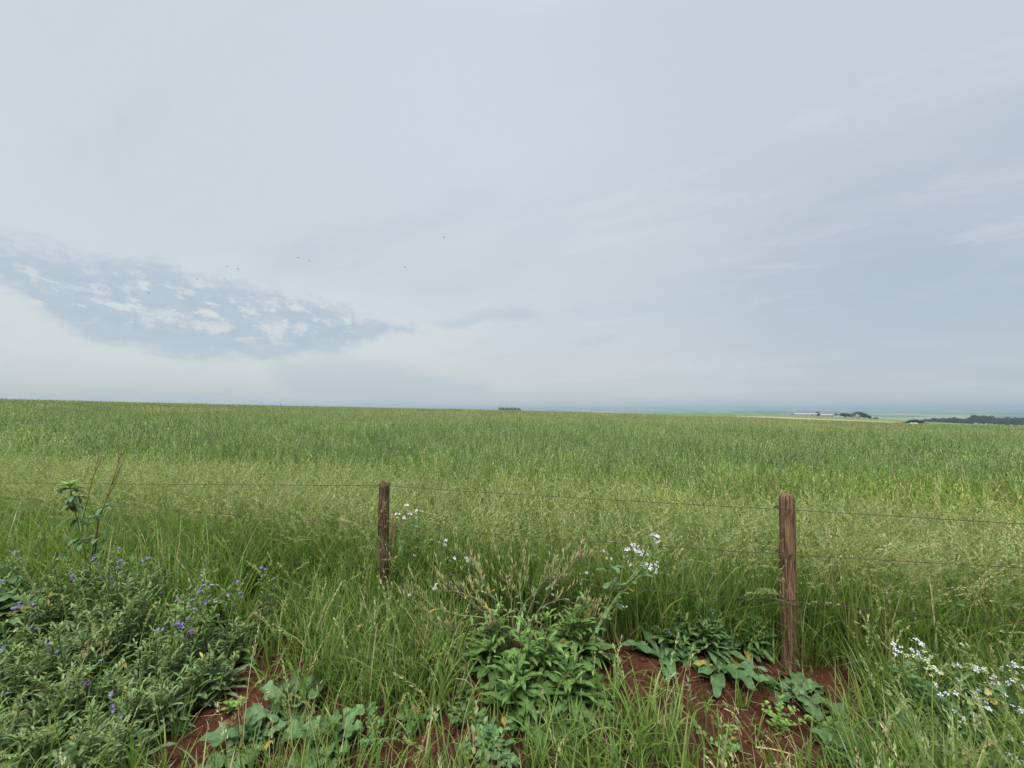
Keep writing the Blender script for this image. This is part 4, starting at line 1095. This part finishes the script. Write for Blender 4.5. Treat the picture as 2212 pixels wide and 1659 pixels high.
def dry_stalk(points, Yq, label, seed, th=.0045, name='dry_stalk'):
    g = np.random.default_rng(seed); mb = MB()
    x, y = points[0][0]; b = at(x, y, Yq); bb = np.array((b[0], Yq, gz(b[0], Yq)))
    for i, ln in enumerate(points):
        P = np.array([np.array(at(x, y, Yq + .03 * i)) - bb for x, y in ln])
        if i == 0: P = np.vstack([[0, 0, -.01], P])
        t = np.linspace(0, 1, len(P)); tt = np.linspace(0, 1, 12); Q = np.stack([np.interp(tt, t, P[:, k_]) for k_ in range(3)], 1)
        Q[1:] += g.normal(0, .003, (11, 3))
        tube(mb, Q, np.linspace(th * (1 if i == 0 else .6), .0012, 12), (.17, .09, .055), 5)
    o = mb.build(name, M_DRY, None, tuple(bb))
    return tag(o, label, 'dry stalk')
dry_stalk([[(200, 1180), (215, 1120), (240, 1050), (255, 1000), (266, 965)], [(240, 1050), (262, 1010), (272, 985)], [(232, 1075), (250, 1040), (262, 1000)], [(255, 1000), (256, 970)]], 2.8, 'forked dry brown stalk leaning right above the left weeds, longer of the two', 421)
dry_stalk([[(180, 1120), (195, 1050), (210, 1010), (222, 985)], [(205, 1022), (218, 1000), (236, 975)], [(200, 1035), (212, 990), (214, 972)]], 2.85, 'shorter faint dry stalk leaning left of the long forked one', 422, .0028)

# ------------------------------------------------------------------ single tufts and stalks that stand out
def grass_tuft(px_, py_, n, L, W, label, seed, spread=.05, cols=None, bend=(.4, 1.9)):
    g = np.random.default_rng(seed); p = gp(px_, py_); mb = MB()
    P = np.c_[g.normal(0, spread, (n, 2)), np.full(n, -.012)]
    C = rand_cols(n, cols or [G_FRESH, (.15, .25, .05), G_YEL, G_STRAW], [4, 4, 1, .25], .15, g)
    V, F, CC, _ = blade_arrays(P, g.uniform(0, 6.28, n), g.uniform(L * .5, L * 1.15, n), g.uniform(W * .7, W * 1.2, n), g.uniform(.05, .6, n), g.uniform(bend[0], bend[1], n), 9, C, g.uniform(-.3, .3, n), (G_YEL, g.uniform(0, .5, n)), 1.2)
    mb.add(V, F, CC)
    o = mb.build('grass_tuft', M_GRASS, None, p)
    return tag(o, label, 'grass tuft', 'grass tufts on the roadside soil')
grass_tuft(1395, 1610, 90, .31, .010, 'large bright broad-bladed grass tuft at the bottom edge right of centre', 501, .09)
grass_tuft(1200, 1640, 60, .30, .007, 'grass tuft at the bottom edge just left of the large bright one', 512, .07)
grass_tuft(1100, 1560, 40, .34, .006, 'upright grass tuft in the shade at the foot of the middle clump', 513, .06, bend=(.2, 1.2))
grass_tuft(860, 1590, 46, .26, .006, 'grass tuft between the leaf clumps and the lower middle soil patch', 514, .06)
grass_tuft(1330, 1505, 24, .28, .009, 'arching broad-bladed tuft beside the soil below the middle clump', 502, .06)
grass_tuft(1470, 1520, 18, .24, .008, 'grass tuft with long arching blades on the edge of the red soil', 503, .05)
grass_tuft(1605, 1530, 26, .19, .0045, 'thin upright grass tuft on bare soil left of the flat rosette', 504, .022, bend=(.1, .8))
grass_tuft(1655, 1500, 18, .17, .0045, 'small grass tuft between the rosette and the drooping leaves', 505, .03, bend=(.1, .9))
grass_tuft(1640, 1590, 20, .14, .005, 'short grass tuft on the lower right soil', 506, .03)
grass_tuft(1830, 1560, 50, .26, .005, 'dense fine grass tuft at the right rim of the bare soil', 507, .07)
grass_tuft(1985, 1590, 22, .46, .013, 'tall tuft with wide blades bent sharply in the lower right grass', 508, .05, bend=(1.0, 2.6))
grass_tuft(480, 1505, 24, .19, .007, 'small splayed grass tuft on the left red soil', 509, .04, bend=(.8, 1.8))
grass_tuft(585, 1480, 22, .21, .007, 'grass tuft arching over the left red soil from the right', 510, .05, bend=(.8, 1.8))
grass_tuft(1890, 1310, 60, .62, .011, 'tall pale broad-bladed tuft behind the wires right of the right post', 511, .16, [(.16, .25, .075), (.13, .22, .06)] + [G_YEL, G_PALE])

def seed_stalk(points, Yq, label, seed, nsp=46, ln=.015, wd=.003, frac=.4, col=G_HEAD, th=.0022, spread=.35):
    """one arching grass stalk with a seed head at its end, through picture points"""
    g = np.random.default_rng(seed); mb = MB()
    x, y = points[0]; b = at(x, y, Yq); bb = np.array((b[0], Yq, gz(b[0], Yq)))
    P = np.array([np.zeros(3)] + [np.array(at(x, y, Yq)) - bb for x, y in points[1:]])
    t = np.linspace(0, 1, len(P)); tt = np.linspace(0, 1, 16); Q = np.stack([np.interp(tt, t, P[:, k_]) for k_ in range(3)], 1)
    for _ in range(3): Q[1:-1] = (Q[:-2] + 2 * Q[1:-1] + Q[2:]) / 4
    tube(mb, Q, np.linspace(th, th * .4, 16), (.22, .26, .10), 4)
    heads(mb, Q[None], None, frac, nsp, ln, wd, spread, np.array([col]), g, .1)
    o = mb.build('grass_stalk', M_GRASS, None, tuple(bb))
    return tag(o, label, 'grass stalk', 'seeding grass stalks near the camera')
seed_stalk([(700, 1659), (760, 1610), (820, 1592), (880, 1600), (930, 1622)], 1.88, 'grass stalk arching right with a drooping seed head near the bottom edge', 521, 40, .016, .003)
seed_stalk([(885, 1480), (862, 1360), (850, 1300), (858, 1270), (912, 1232)], 2.35, 'pale seed head slanting up between left post and pod-bearing weed', 522, 46, .014, .003, .35)
seed_stalk([(985, 1600), (1000, 1480), (1010, 1430), (970, 1380)], 2.15, 'grass stalk leaning left across the foot of the seeding weed', 523, 40, .014, .003)
seed_stalk([(1730, 1400), (1705, 1300), (1680, 1280), (1650, 1275), (1612, 1282)], 2.42, 'bushy pale seed head drooping left across the right fence post', 524, 110, .020, .003, .55, G_PALE, .0022, .7)
seed_stalk([(1290, 1560), (1282, 1440), (1278, 1400), (1285, 1370)], 2.2, 'thin knotted seed stalk rising in front of the middle clump', 525, 40, .012, .0025, .7)
seed_stalk([(790, 1560), (775, 1440), (768, 1400), (765, 1350)], 2.25, 'thin upright seed stalk in the grass below the left post', 526, 40, .012, .0025, .6)
seed_stalk([(1960, 1500), (1940, 1380), (1925, 1310), (1905, 1250)], 2.2, 'straw-coloured seed stalk right of the right post leaning left', 527, 36, .014, .003, .45, G_STRAW)
for i, (a, b, c_) in enumerate([((2010, 1480), (2080, 1290), (2180, 1190)), ((2060, 1480), (2130, 1280), (2215, 1215)), ((2100, 1460), (2110, 1300), (2165, 1180)), ((2120, 1470), (2170, 1330), (2225, 1270)), ((1980, 1460), (2030, 1290), (2120, 1215)), ((2150, 1450), (2190, 1300), (2230, 1190))]):
    seed_stalk([a, b, c_], 2.35 + .08 * i, 'pale feathery seed stalk of the sheaf sweeping right at the right edge', 530 + i, 80, .017, .0028, .5, G_PALE, .002, .5)

# ball of dry grass, twig, straw and fallen petal on the soil
g = np.random.default_rng(541); mb = MB(); p = gp(655, 1535); n = 260
P = np.c_[g.normal(0, .028, (n, 2)), np.abs(g.normal(.025, .015, n))]
V, F, CC, _ = blade_arrays(P, g.uniform(0, 6.28, n), g.uniform(.03, .10, n), g.uniform(.001, .002, n), g.uniform(.3, 2.2, n), g.uniform(-1, 2.5, n), 6, rand_cols(n, [(.34, .22, .10), (.26, .15, .07), G_STRAW], [3, 2, 1], .2, g))
mb.add(V, F, CC); tag(mb.build('dry_grass_ball', M_DRY, None, p), 'small tangled ball of tan dry grass beside the blue-green leaves', 'dry grass')
def ground_stick(points, th, col, label, name, cat, lift=.008):
    mb = MB(); W_ = [np.array(gp(x, y)) + np.array([0, 0, lift]) for x, y in points]; b0 = W_[0]
    P = np.array(W_) - b0; t = np.linspace(0, 1, len(P)); tt = np.linspace(0, 1, 16)
    Q = np.stack([np.interp(tt, t, P[:, k_]) for k_ in range(3)], 1)
    for _ in range(2): Q[1:-1] = (Q[:-2] + 2 * Q[1:-1] + Q[2:]) / 4
    tube(mb, Q, np.linspace(th, th * .55, 16), col, 6)
    tag(mb.build(name, M_DRY, None, tuple(b0)), label, cat)
ground_stick([(505, 1622), (535, 1592), (560, 1565), (565, 1535), (552, 1505)], .007, (.12, .075, .05), 'curved brown twig lying on the left red soil', 'twig', 'twig')
ground_stick([(1632, 1618), (1668, 1622), (1700, 1630), (1760, 1650)], .0035, (.42, .30, .19), 'dry pale straw lying on the red soil at the bottom edge', 'dry_straw', 'straw')
ground_stick([(1565, 1552), (1585, 1562), (1598, 1585)], .002, (.5, .42, .28), 'short bleached straw at the edge of the bright grass tuft', 'dry_straw', 'straw', .05)
mb = MB(); g = np.random.default_rng(9); p = gp(556, 1560)
leaf(mb, (0, 0, .03), .9, .5, .03, .016, .5, (.78, .74, .80), g, 'ovate', .2, .05, 6)
leaf(mb, (0, 0, .03), 2.6, .9, .026, .014, .4, (.75, .70, .78), g, 'ovate', .2, .05, 6)
tube(mb, [(0, 0, -.01), (0, 0, .03)], .0015, (.16, .2, .08), 4)
tag(mb.build('white_bloom', M_PETAL, None, p), 'single white bloom low over the left red soil', 'flower')

# ------------------------------------------------------------------ the wire fence
def post_mesh(name, h, r0, col, seed, broken, square=.0):
    g = np.random.default_rng(seed); mb = MB(); n = 40; m = 46
    tp_ = .014 if broken else .034
    zs = np.concatenate([np.linspace(-.25, h - tp_ * 1.3, m - 4), h + tp_ * np.array([-.75, -.30, -.05, .0])])
    th = np.linspace(0, 2 * PI, n, endpoint=False)
    V = []
    for i, z in enumerate(zs):
        rr_ = r0 * (1.03 - .06 * z / h)
        sq = 1 + square * (np.maximum(np.abs(np.cos(th)), np.abs(np.sin(th))) ** -1 - 1)
        gro = fbm(th * 6.0 + seed, np.full(n, z * 1.2), 4) * .30 + fbm(np.cos(th) * 3 + seed, np.full(n, z * 7), 3) * .24
        crack = -.30 * np.exp(-((((th - 4.55 - .10 * math.sin(z * 5)) + PI) % (2 * PI) - PI) / .075) ** 2) * float(sstep(z, h - .55, h - .05))
        crack2 = -.22 * np.exp(-((((th - 3.9 - .15 * math.sin(z * 3 + 2)) + PI) % (2 * PI) - PI) / .06) ** 2) * (1 - float(sstep(z, h - .5, h - .2)))
        r_ = rr_ * sq * (1 + gro + crack + crack2)
        top_f = [.97, .84, .50, .02][i - (m - 4)] if i >= m - 4 else 1
        zz = np.full(n, z)
        if i >= m - 8 and broken:
            zz = zz + broken * (fbm(np.cos(th) * 1.7 + 3, np.sin(th) * 1.7, 3) * 1.6 - .12 * np.cos(th - .6)) * (i - (m - 9)) / 8
        V.append(np.stack([r_ * top_f * np.cos(th), r_ * top_f * np.sin(th), zz + (fbm(np.cos(th) * 4, np.sin(th) * 4 + seed, 3) * .02 if i >= m - 4 else 0)], 1))
    V = np.stack(V, 0)
    mb.add(V, grid_faces(m, n, True), col)
    return mb
fence = thing('wire_fence', 'low farm fence of two weathered wooden posts and thin rusty wires', 'fence', (PR[0], PR[1], PR[2]))
F0 = np.array(fence.location)
hR = at(1705, 1066, PR[1])[2] - PR[2]
pr = post_mesh('fence_post', hR, .0395, (.132, .084, .054), 5, 0.0, .25).build('fence_post', M_WOOD, fence, (0, 0, 0))
pr.rotation_euler = (0, R(2.5), .35)
pr['label'] = 'stout brown post with rounded top standing in bare soil'
hL = at(828, 1044, PL[1])[2] - PL[2]
pl = post_mesh('fence_post', hL, .037, (.092, .060, .041), 12, .09, .1).build('fence_post', M_WOOD, fence, tuple(np.array(PL) - F0))
pl.rotation_euler = (R(-1), R(1.0), 1.0)
pl['label'] = 'darker leaning post with a broken jagged top, grass at its foot'
bt = MB(); bx_ = at(843, 1160, 3.02)
box(bt, (0, 0, .33), (.022, .02, .86), (.30, .20, .12), .4)
btn = bt.build('batten', M_WOOD, fence, tuple(np.array((bx_[0], 3.02, gz(bx_[0], 3.02) - .05)) - F0)); btn.rotation_euler = (R(-2), R(1.5), 0)
btn['label'] = 'pale narrow batten behind the left post'
fdir = np.array([fd.x, fd.y, 0])
def wire(pl_px, pr_px, left_px, right_px, label, sag):
    """one strand: height at both posts from the picture, going on to hidden posts beyond"""
    yl, yr = PL[1] - .045, PR[1] - .05
    a = np.array(at(pl_px[0], pl_px[1], yl)); b = np.array(at(pr_px[0], pr_px[1], yr))
    dl = -fdir * 7.0; dr = fdir * 7.0
    # next heights: continue so that the strand passes the given picture points
    def far(p, d, q_px):
        u, e = ray(*q_px)
        t = (u * p[1] - p[0]) / (d[0] - u * d[1]); Yq = p[1] + t * d[1]
        zq = EYE + e * Yq
        return p + d + np.array([0, 0, (zq - p[2]) / t])
    L_ = far(a, dl, left_px); R_ = far(b, dr, right_px)
    P = []
    for p, q_, n_ in ((L_, a, 14), (a, b, 18), (b, R_, 14)):
        t = np.linspace(0, 1, n_, endpoint=False)[:, None]
        s_ = p * (1 - t) + q_ * t; s_[:, 2] -= (sag * 4 * t * (1 - t))[:, 0]; P.append(s_)
    P = np.vstack(P + [R_[None]]) - F0
    mb = MB(); tube(mb, P, .0021, (.085, .062, .038), 6)
    # wrap round the posts
    for c0, p in ((np.array(PL), a), (np.array(PR), b)):
        th = np.linspace(0, 2 * PI, 17); rw = .0435
        ring = np.stack([c0[0] + rw * np.cos(th), c0[1] + rw * np.sin(th), np.full(17, p[2]) + .004 * np.sin(th * 2)], 1) - F0
        tube(mb, ring, (.0036), (.050, .032, .022), 6, False)
    o = mb.build('wire', M_WIRE, fence); o['label'] = label
wire((820, 1049), (1700, 1101), (340, 1045), (2212, 1131), 'top wire', .004)
wire((824, 1135), (1700, 1198), (420, 1105), (2212, 1226), 'second wire', .004)
wire((826, 1228), (1700, 1299), (420, 1200), (2212, 1345), 'third wire', .004)

# ------------------------------------------------------------------ far trees, buildings, horizon
def leaf_cloud(mb, blobs, n, size, cols, g):
    """n small leaf clumps through the volume of several blobs (cx, cy, cz, rx, ry, rz)"""
    bl_ = np.array(blobs); wts = bl_[:, 3] * bl_[:, 5]; ix = g.choice(len(bl_), n, p=wts / wts.sum())
    d = g.normal(size=(n, 3)); d /= np.linalg.norm(d, axis=1)[:, None]
    rad = g.uniform(.55, 1.08, n) ** .6
    c_ = bl_[ix, :3] + d * bl_[ix, 3:] * rad[:, None]
    a = g.normal(size=(n, 3)); a /= np.linalg.norm(a, axis=1)[:, None]
    b = np.cross(a, g.normal(size=(n, 3))); b /= np.linalg.norm(b, axis=1)[:, None]
    s_ = (size * g.uniform(.6, 1.4, n))[:, None]
    V = np.stack([c_ - a * s_, c_ + b * s_ * .6, c_ + a * s_, c_ - b * s_ * .6], 1).reshape(-1, 3)
    C = rand_cols(n, cols, np.ones(len(cols)), .3, g)
    mb.add(V, np.arange(4 * n).reshape(-1, 4), np.repeat(C[:, None], 4, 1).reshape(-1, 3))
TREE_C = [(.035, .060, .025), (.045, .075, .030), (.028, .048, .022)]
def tree_meshes(kind, seed, h, w_):
    g = np.random.default_rng(seed); tr = MB(); cr = MB()
    th = h * (.30 if kind != 'tall' else .5)
    P = arc((0, 0, -.3), g.uniform(0, 6.28), .04, .06, th + .3, 6, g, .05)
    tube(tr, P, np.linspace(.045 * h ** .9, .02 * h ** .9, 6), (.09, .07, .055), 7)
    for i in range(6):
        a_ = i * 1.05 + g.uniform(-.3, .3); p = at_path(P, g.uniform(.55, 1))
        tube(tr, arc(p, a_, g.uniform(.3, .9), -.2, h * g.uniform(.25, .4), 5, g, .05), np.linspace(.02 * h ** .8, .006 * h ** .8, 5), (.09, .07, .055), 5)
    blobs = []
    if kind == 'dome':
        for i in range(11):
            a_ = g.uniform(0, 6.28); q_ = w_ / 2 * g.uniform(0, .62)
            blobs.append((q_ * math.cos(a_), q_ * math.sin(a_), h * g.uniform(.45, .82), w_ * g.uniform(.17, .27), w_ * g.uniform(.17, .27), h * g.uniform(.14, .22)))
    elif kind == 'tall':
        for i in range(9):
            blobs.append((g.normal(0, w_ * .16), g.normal(0, w_ * .16), h * g.uniform(.35, .9), w_ * g.uniform(.16, .3), w_ * g.uniform(.16, .3), h * g.uniform(.10, .18)))
    else:
        for i in range(8):
            a_ = g.uniform(0, 6.28); q_ = w_ / 2 * g.uniform(0, .6)
            blobs.append((q_ * math.cos(a_), q_ * math.sin(a_), h * g.uniform(.15, .7), w_ * .22, w_ * .2, h * .24))
    leaf_cloud(cr, blobs, 1500, h * .045, TREE_C, g)
    return tr.mesh('trunk', M_BARK), cr.mesh('crown', M_TREE)
TM = {}
def tree(px_, Y_, ybase, ytop, wpx, kind, seed, label, group=None, name='tree', sink=0.0, dark=None):
    u, _ = ray(px_, 900); x = u * Y_; z = gz(x, Y_)
    ztop = at(px_, ytop, Y_)[2]; h = max(1.5, ztop - z)
    W_ = wpx / FPX * Y_
    key = (kind, seed)
    if key not in TM: TM[key] = tree_meshes(kind, seed, 10.0, 10.0)
    root = thing(name, label, 'tree' if kind != 'shrub' else 'shrub', (x, Y_, z), seed * 1.3 + px_ * .1, group)
    root.scale = (W_ / 10, W_ / 10, h / 10)
    add_obj('trunk', TM[key][0], root); add_obj('crown', TM[key][1], root)
    return root
tree(1826, 690, 905, 892.5, 36, 'dome', 601, 'broad dark round tree on the left of the farmhouse', 'trees round the farmhouse')
tree(1842, 730, 905, 893.5, 24, 'dome', 602, 'dark round tree touching the left of the farmhouse roof', 'trees round the farmhouse')
tree(1856, 720, 905, 889, 34, 'dome', 603, 'tallest dark tree rising behind the orange farmhouse roof', 'trees round the farmhouse')
tree(1869, 700, 905, 894, 18, 'dome', 602, 'smaller dark tree at the right of the farmhouse', 'trees round the farmhouse')
tree(1878, 640, 908, 897.5, 14, 'shrub', 604, 'low dark shrub right of the farmhouse trees', 'shrubs beyond the stubble strip', 'shrub')
tree(1892, 630, 908, 900.5, 12, 'shrub', 605, 'smallest shrub on the green slope right of the farmhouse', 'shrubs beyond the stubble strip', 'shrub')
tree(1768, 700, 900, 889, 7, 'tall', 606, 'lone slim dark tree in front of the long pale sheds')
tree(1975, 330, 917, 906.2, 38, 'dome', 607, 'isolated dark round tree on the edge of the crop, right of the stubble')
tree(1958, 345, 917, 911.5, 18, 'shrub', 604, 'low bush left of the isolated round tree', 'bushes beside the isolated tree', 'bush')
tree(1996, 345, 918, 911.8, 20, 'shrub', 605, 'low bush right of the isolated round tree', 'bushes beside the isolated tree', 'bush')
# bare grey tree
g = np.random.default_rng(611); u, _ = ray(1806, 900); x = u * 700; z = gz(x, 700); h = at(1806, 889, 700)[2] - z
root = thing('bare_tree', 'leafless grey tree between the pale sheds and the farmhouse', 'tree', (x, 700, z))
mb = MB(); tube(mb, [(0, 0, -.3), (0, 0, h * .4)], [.28, .2], (.16, .14, .13), 6); mb.build('trunk', M_BARK, root)
mb = MB()
for i in range(60):
    a_ = g.uniform(0, 6.28); tube(mb, arc((0, 0, h * g.uniform(.25, .5)), a_, g.uniform(.2, 1.3), g.uniform(-.5, .3), h * g.uniform(.4, .62), 6, g, .12), np.linspace(.16, .06, 6), (.17, .15, .145), 4)
mb.build('crown', M_BARK, root)
# wood on the right
tl = np.random.default_rng(621)
for i in range(46):
    xx = 1998 + i * 6.2 + tl.uniform(-3, 3)
    yt = np.interp(xx, [1990, 2000, 2030, 2060, 2092, 2100, 2120, 2150, 2212, 2300], [908, 905.5, 903, 902, 903, 897, 898, 901, 902, 903]) + tl.uniform(-2.2, 1.8)
    tree(xx, 820 + tl.uniform(0, 80), 920, yt, tl.uniform(13, 22), 'dome', 622 + i % 4, 'dark tree in the wood that borders the field on the right', 'trees of the wood on the right')
# plantation on the skyline
for i in range(12):
    xx = 1080 + i * 3.9
    tree(xx, 1500, 888, 879.6 + tl.uniform(-.2, .6) + .14 * max(0, i - 5), 7.5, 'dome', 626 + i % 2, 'tree of the small isolated grove on the skyline', 'trees of the skyline grove')
for xx, yt, wd, lab in ((848, 880.4, 9, 'tiny bush on the skyline left of the grove'), (925, 882.2, 16, 'flat low scrub on the skyline nearest the grove')):
    tree(xx, 262, 884, yt, wd, 'shrub', 604, lab, None, 'bush')
# small pole on the skyline
mb = MB(); u, _ = ray(606, 880); zt = at(606, 871.2, 225)[2]; zg = gz(u * 225, 225)
tube(mb, [(0, 0, -.3), (0, 0, zt - zg)], [.16, .13], (.12, .10, .09), 6); box(mb, (0, 0, (zt - zg) - .25), (.7, .12, .12), (.12, .1, .09))
tag(mb.build('wooden_pole', M_BARK, None, (u * 225, 225, zg)), 'tiny dark pole on the skyline at the left of the field', 'pole')

# barns and house
def shed(px0, px1, Y_, ytop, ybase, label, roofc=(.34, .325, .31), wallc=(.27, .225, .20), gr='long farm sheds'):
    u0, _ = ray(px0, 900); u1, _ = ray(px1, 900); x0, x1 = u0 * Y_, u1 * Y_; xc = (x0 + x1) / 2
    zg = gz(xc, Y_); zt = at((px0 + px1) / 2, ytop, Y_)[2]; H_ = max(3.2, zt - zg); L = x1 - x0; D_ = 12.0
    root = thing('farm_shed', label, 'shed', (xc, Y_, zg), 0, gr)
    wl = MB(); hw = H_ - 1.6
    box(wl, (0, 0, hw / 2 - .5), (L - .6, D_ - .8, hw + 1.0), wallc); wl.build('wall', M_PAINT, root)
    rf = MB(); e = .25
    V = [(-L / 2, -D_ / 2, hw), (L / 2, -D_ / 2, hw), (L / 2, 0, H_), (-L / 2, 0, H_), (-L / 2, D_ / 2, hw), (L / 2, D_ / 2, hw)]
    V2 = [(x, y, z + e) for x, y, z in V]
    rf.add(V + V2, [[0, 3, 2, 1], [3, 4, 5, 2], [6, 7, 8, 9], [9, 8, 11, 10], [0, 1, 7, 6], [4, 10, 11, 5], [0, 6, 9, 3], [3, 9, 10, 4], [1, 2, 8, 7], [2, 5, 11, 8]], roofc)
    rf.build('roof', M_PAINT, root, smooth=False)
    nwin = int(L / 9)
    for i in range(nwin):
        wv = MB(); box(wv, (-L / 2 + (i + .5) * L / nwin, -D_ / 2 + .38, hw * .55), (5.5, .12, hw * .45), (.12, .12, .13)); wv.build('window', M_PAINT, root)
shed(1713, 1766, 840, 893.2, 899, 'long low pale shed left of the slim dark tree')
shed(1770, 1797, 850, 894.8, 900, 'shorter pale shed right of the slim dark tree')
u, _ = ray(1849, 900); Yh = 660; xh = u * Yh; zg = gz(xh, Yh); zt = at(1849, 894.6, Yh)[2]; Hh = max(3.5, zt - zg)
root = thing('farmhouse', 'small farmhouse with an orange tiled roof among dark round trees', 'house', (xh, Yh, zg), .3)
mb = MB(); box(mb, (0, 0, Hh * .3), (8, 7, Hh * .6 + 1), (.42, .34, .27)); mb.build('wall', M_PAINT, root)
mb = MB(); hw = Hh * .6 + .3
V = [(-4.6, -4.1, hw), (4.6, -4.1, hw), (4.6, 4.1, hw), (-4.6, 4.1, hw), (-1.6, 0, Hh), (1.6, 0, Hh)]
mb.add(V, [[0, 1, 5, 4], [2, 3, 4, 5], [1, 2, 5, 5], [3, 0, 4, 4], [0, 3, 2, 1]], (.30, .16, .10)); mb.build('roof', M_PAINT, root, smooth=False)
for xo in (-2.4, 2.4):
    mb = MB(); box(mb, (xo, -3.53, Hh * .33), (1.2, .1, 1.1), (.08, .09, .10)); mb.build('window', M_PAINT, root)
mb = MB(); box(mb, (0, -3.53, 1.0), (1.0, .1, 2.0), (.18, .10, .06)); mb.build('door', M_PAINT, root)
# little white hut under the isolated tree, heap of red earth beside it
u, _ = ray(1976, 900); Yh = 318; xh = u * Yh; zg = gz(xh, Yh); zt = at(1976, 913.8, Yh)[2]; Hh = max(2.0, zt - zg)
root = thing('white_hut', 'small white hut half hidden by the crop below the isolated tree', 'hut', (xh, Yh, zg))
mb = MB(); box(mb, (0, 0, Hh * .4), (5.5, 3, Hh * .8), (.7, .7, .68)); mb.build('wall', M_PAINT, root)
mb = MB(); V = [(-3, -1.8, Hh * .8 + .01), (3, -1.8, Hh * .8 + .01), (3, 1.8, Hh), (-3, 1.8, Hh)]
mb.add(V + [(x, y, z + .12) for x, y, z in V], [[0, 3, 2, 1], [4, 5, 6, 7], [0, 1, 5, 4], [1, 2, 6, 5], [2, 3, 7, 6], [3, 0, 4, 7]], (.72, .72, .70)); mb.build('roof', M_PAINT, root, smooth=False)
u, _ = ray(1940, 900); Yh = 340; xh = u * Yh; mb = MB(); zg = gz(xh, Yh)
th = np.linspace(0, 2 * PI, 20, endpoint=False); hz = at(1940, 911.2, Yh)[2] - zg
V = np.stack([np.stack([9 * r_ * np.cos(th) * (1 + .2 * np.sin(3 * th)), 3 * r_ * np.sin(th), np.full(20, hz * (1 - r_ ** 1.5)) + .2 * np.sin(th * 5 + r_ * 9)], 1) for r_ in (1.15, .9, .65, .4, .2, .02)], 0)
mb.add(V, grid_faces(6, 20, True), (.26, .11, .07)); tag(mb.build('earth_heap', M_BARK, None, (xh, Yh, zg)), 'low heap of bare red earth left of the isolated round tree', 'earth heap')

# ------------------------------------------------------------------ birds
def bird_mesh(up, seed):
    g = np.random.default_rng(seed); mb = MB(); cc = (.035, .035, .04)
    s = np.linspace(-.11, .11, 10); r_ = np.interp(s, [-.11, -.07, 0, .06, .11], [.006, .012, .027, .022, .004])
    tube(mb, np.stack([np.zeros(10), s, np.zeros(10)], 1), r_, cc, 8)
    for sg in (-1, 1):
        xs = np.array([.015, .07, .13, .19, .24]); ch = np.array([.075, .08, .065, .045, .008]); y0 = np.array([.03, .045, .045, .02, -.03])
        z = np.array([0, .5, .75, .8, .7]) * up * .12
        V = []
        for off in (.003, -.003):
            V.append(np.stack([np.stack([sg * xs, y0, z + off], 1), np.stack([sg * xs, y0 - ch * .5, z + off * 1.5], 1), np.stack([sg * xs, y0 - ch, z + off * .3], 1)], 1))
        top_, bot = V
        mb.add(top_, grid_faces(5, 3), cc); mb.add(bot, grid_faces(5, 3)[:, ::-1], cc)
    V = np.array([[-.008, -.09, 0], [.008, -.09, 0], [.035, -.17, .002], [0, -.145, 0], [-.035, -.17, .002]])
    mb.add(V, [[0, 1, 2, 3], [0, 3, 4, 4]], cc)
    return mb.mesh('bird', M_BIRD)
BM = [bird_mesh(u_, 1) for u_ in (1.0, -.6, .25, 1.5)]
for i, (bx_, by_, sz_, a_, lab) in enumerate([
        (959, 513, 1.2, 2.4, 'highest dark bird, alone right of the others'), (644, 556, 1.15, .8, 'dark bird, upper left one of the close pair in mid-sky'),
        (668, 563, 1.0, 1.4, 'dark bird, lower right one of the close pair in mid-sky'), (875, 578, .9, 2.0, 'small dark bird alone below the highest bird'),
        (490, 576, 1.0, .3, 'dark bird above the bank of cloud, left of a wide-winged one'), (514, 580, 1.15, 1.5, 'wide-winged dark bird just above the bank of cloud'),
        (426, 603, 1.1, 1.7, 'dark bird with flat wings at the upper rim of the cloud bank'), (485, 603, 1.0, .9, 'dark bird lowest of the three close together over the cloud rim'),
        (322, 633, 1.0, .2, 'dark bird farthest left, in front of the grey cloud bank')]):
    o = add_obj('bird', BM[i % 4], None, at(bx_, by_, 52 + 2 * (i % 3)), (R(12) * (i % 3 - 1), R(25) * ((i * 7) % 3 - 1), a_), sz_)
    tag(o, lab, 'bird', 'birds flying over the field')

# ------------------------------------------------------------------ haze
def haze():
    mb = MB()
    zb = float(GZ[np.array(rings) < 24000].min()) - 1.0
    zt = max(13.0, float(GZ.max()) + 2)
    print('HAZE', zb, zt)
    r_ = 25500
    box(mb, (0, 0, (zb + zt) / 2), (2 * r_, 2 * r_, zt - zb), (1, 1, 1))
    m, q = new_mat('haze')
    try: m.cycles.volume_sampling = 'DISTANCE'; m.cycles.homogeneous_volume = True
    except Exception: pass
    v = q.n('ShaderNodeVolumePrincipled')
    v.inputs['Color'].default_value = (.44, .56, .64, 1)
    v.inputs['Density'].default_value = HAZE_D
    v.inputs['Anisotropy'].default_value = 0.0
    o_ = q.n('ShaderNodeOutputMaterial'); q.l(v.outputs[0], o_.inputs['Volume'])
    o = mb.build('haze', m, None, smooth=False)
    tag(o, kind='stuff')
HAZE_D = 1.9e-4
haze()
